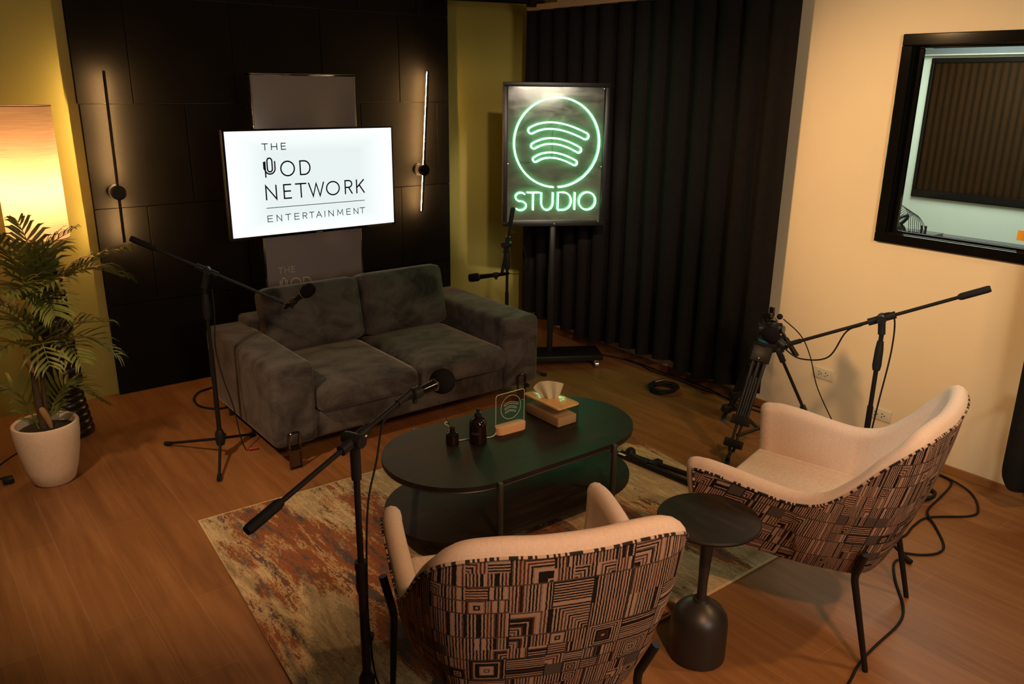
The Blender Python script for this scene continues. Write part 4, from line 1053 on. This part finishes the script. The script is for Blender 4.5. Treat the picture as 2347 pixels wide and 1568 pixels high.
# ------------------------------------------------------------------ microphone stands
def mic_stand(label, base, feet, zc, cw, tip, hub=0.13, gr=0.012, tall=True, sticker=False, zfloor=0.0):
    s = thing('microphone_stand', label, 'microphone stand', (*base, zfloor), 0, 'boom microphone stands'); del s['group']
    B = V((*base, 0)); top = V((*base, zc))
    obj('hub', MB().lathe((*base, zfloor), [(0, hub - 0.045), (0.020, hub - 0.045), (0.026, hub - 0.02), (0.024, hub + 0.02), (0.016, hub + 0.04), (0, hub + 0.04)], 18).rod((base[0], base[1], hub + zfloor), (base[0] + 0.034, base[1] + 0.012, hub + zfloor), 0.007), M['black_plastic'], s)
    for fx, fy in feet:
        zfloor = 0.011 if (0.79 < fx < 3.05 and 1.71 < fy < 3.3) else 0.0
        d = V((fx - base[0], fy - base[1], 0)); u_ = d.normalized()
        lg = obj('leg', MB().rod((base[0] + u_.x * 0.015, base[1] + u_.y * 0.015, hub - 0.015), (fx, fy, zfloor + 0.014), 0.0075), M['black_metal'], s)
        obj('rubber_foot', MB().tube([V((fx, fy, zfloor + 0.014)) - u_ * 0.032 + V((0, 0, 0.008)), (fx, fy, zfloor + 0.0125), V((fx, fy, zfloor + 0.012)) + u_ * 0.012], [0.0105, 0.0125, 0.011], 12), M['black_rubber'], lg)
    zfloor = s.location.z
    obj('pole', MB().rod((*base, hub + zfloor), (*base, zc * 0.62), 0.0125).rod((*base, zc * 0.6), (*base, zc - 0.04), 0.0095), M['black_metal'], s)
    obj('height_grip', MB().lathe((*base, zc * 0.62), [(0, -0.09), (0.014, -0.09), (0.0185, -0.07), (0.017, -0.01), (0.020, 0.0), (0.018, 0.02), (0, 0.02)], 18) if not tall else MB().lathe((*base, zc - 0.10), [(0, -0.11), (0.015, -0.11), (0.0185, -0.09), (0.017, -0.02), (0.013, 0.02), (0, 0.02)], 18), M['black_plastic'], s)
    cw, tip = V(cw), V(tip); d = (tip - cw).normalized()
    t = max(0, min(1, (top - cw).dot(tip - cw) / (tip - cw).length_squared)); on = cw.lerp(tip, t)
    obj('clutch', MB().tube([on - d * 0.055, on + d * 0.055], 0.0155, 14).rod(top - V((0, 0, 0.05)), on, 0.015).lathe(on, [(0, -0.035), (0.018, -0.035), (0.02, -0.02), (0.02, 0.02), (0.018, 0.03), (0, 0.03)], 16, axis=d.cross(V((0, 0, 1)))), M['black_plastic'], s)
    if sticker:
        st = MB(); sd2 = (V((0, 0, 1.92)) - on).normalized(); yy = (V((0, 0, 1)) - d * d.z).normalized(); sd2 = (sd2 - d * sd2.dot(d)).normalized(); xx = d
        c_ = on + d * 0.02 + sd2 * 0.0165 - V((0, 0, 0.010))
        yv = sd2.cross(d)
        st.obox(c_, xx * 0.034, yv * 0.014, sd2 * 0.001)
        k_ = obj('sticker', st, M['sticker'], s, smooth=False, label='small white and red sticker')
        obj('sticker_print', MB().obox(c_ - xx * 0.009 + sd2 * 0.0008, xx * 0.012, yv * 0.010, sd2 * 0.001), M['sticker_red'], k_, smooth=False)
    obj('boom', MB().rod(cw + d * 0.02, tip, 0.0075), M['black_metal'], s)
    obj('counterweight', MB().lathe(cw, [(0, -0.005), (0.012, -0.005), (0.0145, 0.005), (0.0145, 0.10), (0.011, 0.112), (0, 0.112)], 16, axis=d), M['black_rubber'], s)
    obj('tip_collar', MB().rod(tip - d * 0.05, tip + d * 0.012, 0.0105), M['black_plastic'], s)
    return s
def microphone(label, tail, head, foam=0.03, foam_len=0.07, ring=True, boxy=False):
    tail, head = V(tail), V(head); d = (head - tail).normalized(); L_ = (head - tail).length
    m = thing('microphone', label, 'microphone', tail)
    obj('body', MB().lathe(tail, [(0, 0), (0.009, 0), (0.0105, 0.01), (0.0145, L_ * 0.7), (0.0165, L_), (0, L_)], 18, axis=d), M['black_gloss'], m)
    if ring: obj('ring', MB().lathe(tail + d * L_ * 0.97, [(0.0165, 0), (0.0195, 0.002), (0.0195, 0.010), (0.0165, 0.012)], 18, axis=d), M['steel'], m)
    obj('clip', MB().lathe(tail + d * L_ * 0.35, [(0.014, 0), (0.019, 0.004), (0.019, 0.030), (0.014, 0.034)], 16, axis=d).rod(tail + d * L_ * 0.42, tail + d * L_ * 0.42 - V((0, 0, 0.03)), 0.008), M['black_plastic'], m)
    h = tail + d * L_
    if boxy: pr_ = [(0, 0), (foam * 0.8, 0), (foam, 0.01), (foam, foam_len - 0.01), (foam * 0.85, foam_len), (0, foam_len)]
    else: pr_ = [(0, 0)] + [(foam * math.sin(PI * k / 12) ** 0.75, foam_len * (1 - math.cos(PI * k / 12)) / 2) for k in range(1, 12)] + [(0, foam_len)]
    obj('windscreen', MB().lathe(h - d * 0.004, pr_, 24, axis=d), M['foam'], m)
    return m
# left of the sofa
mic_stand('boom microphone stand at the left end of the sofa, reaching over its armrest', (1.226, 4.046), [(1.041, 4.391), (1.127, 3.804), (1.466, 4.235)], 0.985, (0.937, 4.134, 1.201), (1.575, 3.94, 0.834))
microphone('dark microphone on the boom hanging before the left back cushion', (1.588, 3.936, 0.800), (1.664, 3.880, 0.870), 0.034, 0.085)
# foreground, left of the near armchair
mic_stand('foreground boom microphone stand standing on the rug beside the near armchair', (0.947, 1.915), [(1.136, 2.248), (0.60, 1.95), (1.05, 1.58)], 0.895, (0.577, 1.763, 0.882 - 0.0), (1.155, 1.969, 1.036), sticker=True, zfloor=0.011, tall=False)
microphone('dark microphone with gold glints on the foreground boom above the coffee table', (1.125, 1.967, 1.025), (1.268, 1.997, 1.034), 0.040, 0.075)
# right, behind the armchair
mic_stand('boom microphone stand between the right armchair and the cream wall', (3.25, 1.62), [(3.195, 1.326), (3.02, 1.80), (3.53, 1.74)], 0.985, (3.41, 1.299, 1.173), (3.089, 1.943, 0.839))
microphone('microphone with a fat black foam windscreen beside the video tripod', (3.092, 1.955, 0.812), (3.066, 1.99, 0.845), 0.036, 0.085)
# beside the neon sign
mic_stand('boom microphone stand behind the right sofa armrest, before the neon sign', (3.235, 4.18), [(3.24, 4.45), (3.45, 4.02), (3.22, 3.93)], 0.96, (3.16, 4.03, 1.178), (3.15, 4.12, 0.765))
microphone('black side-on microphone hanging low in front of the neon sign', (3.188, 4.10, 0.745), (3.05, 4.245, 0.712), 0.027, 0.07, boxy=True)

def cable(label, pts, r=0.0045, n=8, m='black_rubber', cat='cable'):
    return tag(obj('cable', MB().tube(spline(pts, n), r, 8), M[m]), label, cat)
cable('thin black cable wound along the right boom and down its stand', [(3.075, 1.955, 0.815), (3.12, 1.90, 0.775), (3.17, 1.80, 0.80), (3.19, 1.745, 0.925), (3.215, 1.69, 0.965), (3.24, 1.62, 1.025), (3.275, 1.59, 1.01), (3.285, 1.585, 0.86), (3.27, 1.60, 0.6), (3.262, 1.612, 0.35), (3.28, 1.60, 0.16), (3.35, 1.55, 0.02)], 0.0035)
cable('black cable hanging beside the pole of the left microphone stand', [(1.26, 4.035, 0.93), (1.255, 4.02, 0.80), (1.245, 4.03, 0.62), (1.27, 4.035, 0.45), (1.31, 4.04, 0.28), (1.335, 4.05, 0.10), (1.36, 4.06, 0.012)], 0.003)
cable('thin black cable trailing from the foreground boom clutch', [(1.10, 1.955, 1.005), (1.06, 1.945, 0.985), (1.045, 1.94, 0.96), (1.02, 1.93, 0.87), (0.985, 1.925, 0.75), (0.968, 1.92, 0.55), (0.966, 1.918, 0.3), (0.99, 1.90, 0.10), (1.10, 1.86, 0.022), (1.25, 1.80, 0.016)], 0.003)
cable('green-lit thin cable hanging from the boom before the neon sign', [(3.18, 4.06, 1.02), (3.225, 4.06, 1.0), (3.28, 4.06, 0.90), (3.29, 4.05, 0.82), (3.26, 4.08, 0.74), (3.19, 4.10, 0.745)], 0.0028)
cable('black cable looping over the floor right of the right armchair', [(4.12, 1.70, 0.005), (4.12, 1.59, 0.005), (4.06, 1.55, 0.005), (3.888, 1.521, 0.005), (3.735, 1.501, 0.005), (3.646, 1.464, 0.014), (3.576, 1.393, 0.006), (3.454, 1.30, 0.005), (3.369, 1.285, 0.005), (3.294, 1.324, 0.005), (3.24, 1.39, 0.005)], 0.0055)
cable('second black cable crossing the loop on the floor near the cream wall', [(4.14, 1.66, 0.005), (4.09, 1.54, 0.016), (4.05, 1.444, 0.005), (3.925, 1.359, 0.005), (3.818, 1.346, 0.005), (3.647, 1.458, 0.005), (3.514, 1.464, 0.005), (3.38, 1.446, 0.005), (3.28, 1.50, 0.005)], 0.0055)
cable('black cable running along the floor under the rear legs of the right armchair', [(3.21, 1.35, 0.006), (3.144, 1.361, 0.006), (3.023, 1.293, 0.006), (2.876, 1.184, 0.006), (2.758, 1.14, 0.006), (2.561, 1.125, 0.006), (2.43, 1.11, 0.006), (2.307, 1.078, 0.006), (2.05, 1.02, 0.006)], 0.005)
cable('black cable lying along the foot of the black curtain', [(4.05, 4.2, 0.005), (4.13, 4.0, 0.005), (4.15, 3.80, 0.005), (4.12, 3.65, 0.005), (4.13, 3.45, 0.005), (4.12, 3.25, 0.005), (4.13, 2.98, 0.005), (4.16, 2.75, 0.005), (4.16, 2.45, 0.005)], 0.005)
cable('second black cable weaving beside the one under the black curtain', [(4.16, 3.95, 0.005), (4.165, 3.75, 0.005), (4.155, 3.55, 0.005), (4.17, 3.40, 0.005), (4.14, 3.13, 0.013), (4.10, 2.92, 0.005), (4.10, 2.70, 0.005), (4.13, 2.42, 0.005)], 0.005)
cable('thick black cable loop on the floor behind the left microphone stand', [(1.56, 5.13, 0.006), (1.50, 5.12, 0.006), (1.437, 5.091, 0.006), (1.378, 4.992, 0.006), (1.365, 4.866, 0.006), (1.413, 4.769, 0.006), (1.474, 4.735, 0.006), (1.56, 4.75, 0.006)], 0.007)
cable('thin dark cord from the floor lamp to its plug', [(0.57, 4.82, 0.004), (0.40, 4.78, 0.004), (0.26, 4.62, 0.004), (0.25, 4.50, 0.004), (0.285, 4.43, 0.008)], 0.003)
o = obj('plug_adapter', MB().box((0.262, 4.385, 0.0), (0.31, 4.435, 0.03), 0.006), M['black_plastic']); tag(o, 'small black plug adapter on the floor behind the palm pot', 'plug')
o = obj('cable_plug', MB().rod((1.375, 4.06, 0.012), (1.42, 4.05, 0.012), 0.009), M['red_plastic']); tag(o, 'small red cable plug on the floor beside the sofa', 'plug')

def coil(label, c, r0, turns, seed, tubes=0.0055):
    rnd = random.Random(seed); pts = []
    for k in range(turns * 18):
        t = 2 * PI * k / 18; q = k / (turns * 18)
        r = r0 + 0.012 * math.sin(q * 37 + seed) + rnd.uniform(-.003, .003)
        pts.append((c[0] + r * math.cos(t), c[1] + r * math.sin(t), c[2] + 0.008 + 0.030 * abs(math.sin(q * 17))))
    cl = thing('cable_coil', label, 'cable', c)
    obj('loops', MB().tube(spline(pts, 2), tubes, 7), M['black_rubber'], cl)
    return cl
cl = coil('coiled black cable lying on the floor before the curtain', (3.895, 3.335, 0.0), 0.085, 7, 4)
obj('plug', MB().rod((3.90, 3.42, 0.04), (3.965, 3.40, 0.045), 0.010), M['steel'], cl)
coil('coiled black cable on the floor behind the right armchair, near the wall', (3.80, 1.60, 0.0), 0.07, 6, 9)

# ------------------------------------------------------------------ folded stand lying on the rug
fs = thing('folded_stand', 'folded black stand lying on the rug between table and right armchair', 'stand', (3.0, 2.5, 0.011))
obj('tube', MB().rod((2.95, 2.79, 0.030), (3.065, 2.28, 0.030), 0.014).rod((3.065, 2.28, 0.03), (3.13, 1.99, 0.03), 0.011), M['black_metal'], fs)
obj('tube', MB().rod((2.925, 2.84, 0.027), (2.985, 2.20, 0.027), 0.015).rod((2.985, 2.20, 0.027), (3.01, 1.95, 0.027), 0.011), M['black_metal'], fs)
obj('clutch', MB().sphere((2.965, 2.735, 0.048), 0.028).rod((2.95, 2.745, 0.04), (2.955, 2.60, 0.032), 0.02), M['black_plastic'], fs)
obj('joint', MB().box((2.955, 2.56, 0.014), (3.03, 2.60, 0.05), 0.006), M['black_plastic'], fs)
obj('tip', MB().rod((2.905, 2.905, 0.028), (2.925, 2.84, 0.027), 0.009), M['pine'], fs, label='bare pale tip')
obj('sticker', MB().obox((2.918, 2.752, 0.0425), (0.006, -0.045, 0), (0.016, 0.002, 0), (0, 0, 0.001)), M['sticker'], fs, smooth=False, label='white sticker')

# ------------------------------------------------------------------ video tripod
TC = V((3.70, 2.46, 0)); HZ = 0.575
tp = thing('video_tripod', 'black video tripod with fluid head before the black curtain', 'tripod', TC)
for foot, near in (((3.36, 2.40, 0.0), True), ((3.93, 2.20, 0.0), False), ((3.83, 2.79, 0.0), False)):
    ft = V(foot); d = (ft - TC); d.z = 0; d.normalize(); s_ = V((-d.y, d.x, 0)); top_ = TC + d * 0.05 + V((0, 0, HZ)); ln = (ft - top_)
    lg = MB()
    for k in (-1, 0, 1):
        lg.rod(top_ + s_ * 0.034 * k, top_ + ln * 0.60 + s_ * 0.029 * k, 0.0085)
    for k in (-0.5, 0.5):
        lg.rod(top_ + ln * 0.25 + s_ * 0.029 * k, top_ + ln * 0.90 + s_ * 0.026 * k, 0.0075)
    o = obj('leg', lg, M['black_metal'], tp)
    nrm = ln.normalized()
    for q, h_ in ((0.02, 0.055), (0.60, 0.03), (0.80, 0.028)):
        obj('bracket', MB().obox(top_ + ln * (q + 0.03), s_ * 0.100, nrm * h_ * 1.6, s_.cross(nrm) * 0.032, 0.004), M['black_plastic'], o)
    obj('bolt', MB().lathe(top_ + ln * 0.09 - s_.cross(nrm) * 0, [(0, 0.017), (0.004, 0.017), (0.004, 0.019), (0, 0.02)], 10, axis=-(s_.cross(nrm)) if (-(s_.cross(nrm))).y < 0 else s_.cross(nrm)), M['steel'], o)
    obj('foot', MB().rod(top_ + ln * 0.88, ft + V((0, 0, 0.03)), 0.010).rod(ft + V((0, 0, 0.035)), ft + V((0, 0, 0.0)), 0.011, 0.015), M['black_plastic'], o)
    obj('blue_tip', MB().lathe(ft, [(0, 0), (0.016, 0.0), (0.016, 0.012), (0, 0.013)], 14), M['blue'], o)
sp = MB()
for foot in ((3.36, 2.40), (3.93, 2.20), (3.83, 2.79)):
    ft = V((*foot, 0)); sp.rod(TC + V((0, 0, 0.09)), TC.lerp(ft, 0.72) + V((0, 0, 0.13)), 0.009, 0.012)
obj('spreader', sp, M['black_plastic'], tp)
obj('bowl', MB().lathe(TC + V((0, 0, HZ - 0.02)), [(0, 0), (0.05, 0), (0.062, 0.02), (0.062, 0.045), (0.05, 0.052), (0, 0.052)], 24), M['black_plastic'], tp)
obj('blue_ring', MB().lathe(TC + V((0, 0, HZ + 0.032)), [(0.05, 0), (0.053, 0.002), (0.053, 0.012), (0.05, 0.014)], 24), M['blue'], tp)
hd = MB().lathe(TC + V((0, 0, HZ + 0.04)), [(0, 0), (0.048, 0), (0.052, 0.02), (0.045, 0.05), (0.036, 0.07), (0, 0.07)], 22)
hd.obox(TC + V((0, 0, HZ + 0.115)), (0.06, 0.05, 0), (-0.05, 0.06, 0), (0, 0, 0.075), 0.012)
hd.rod(TC + V((-0.05, 0.04, HZ + 0.105)), TC + V((0.05, -0.04, HZ + 0.105)), 0.03)
obj('fluid_head', hd, M['black_plastic'], tp)
obj('drag_dial', MB().lathe(TC + V((0.035, -0.06, HZ + 0.105)), [(0, 0), (0.022, 0), (0.02, 0.008), (0, 0.009)], 18, axis=(0.3, -1, 0.1)), M['grey_gear'], tp)
pt = MB().obox(TC + V((-0.01, 0.0, HZ + 0.165)), (0.10, 0.08, 0), (-0.035, 0.045, 0), (0, 0, 0.016), 0.003)
pt.box((3.645, 2.43, HZ + 0.17), (3.672, 2.475, HZ + 0.20), 0.003); pt.box((3.715, 2.46, HZ + 0.17), (3.735, 2.485, HZ + 0.215), 0.003)
obj('camera_plate', pt, M['black_gloss'], tp)
for q in ((0.07, -0.01, 0.16), (-0.05, -0.03, 0.15), (0.055, -0.045, 0.05)): obj('knob', MB().sphere(TC + V((q[0], q[1], HZ + q[2])), 0.016), M['black_rubber'], tp)
obj('pan_handle', MB().rod(TC + V((0.05, -0.03, HZ + 0.11)), TC + V((0.07, -0.075, HZ + 0.03)), 0.009).rod(TC + V((0.065, -0.065, HZ + 0.05)), TC + V((0.095, -0.125, HZ - 0.04)), 0.014), M['black_metal'], tp)
cable('thin black cable hanging from the tripod head down to the floor', [(3.775, 2.43, HZ + 0.15), (3.85, 2.36, HZ + 0.06), (3.87, 2.30, HZ - 0.05), (3.90, 2.25, 0.35), (3.98, 2.15, 0.12), (4.05, 2.10, 0.005)], 0.003)
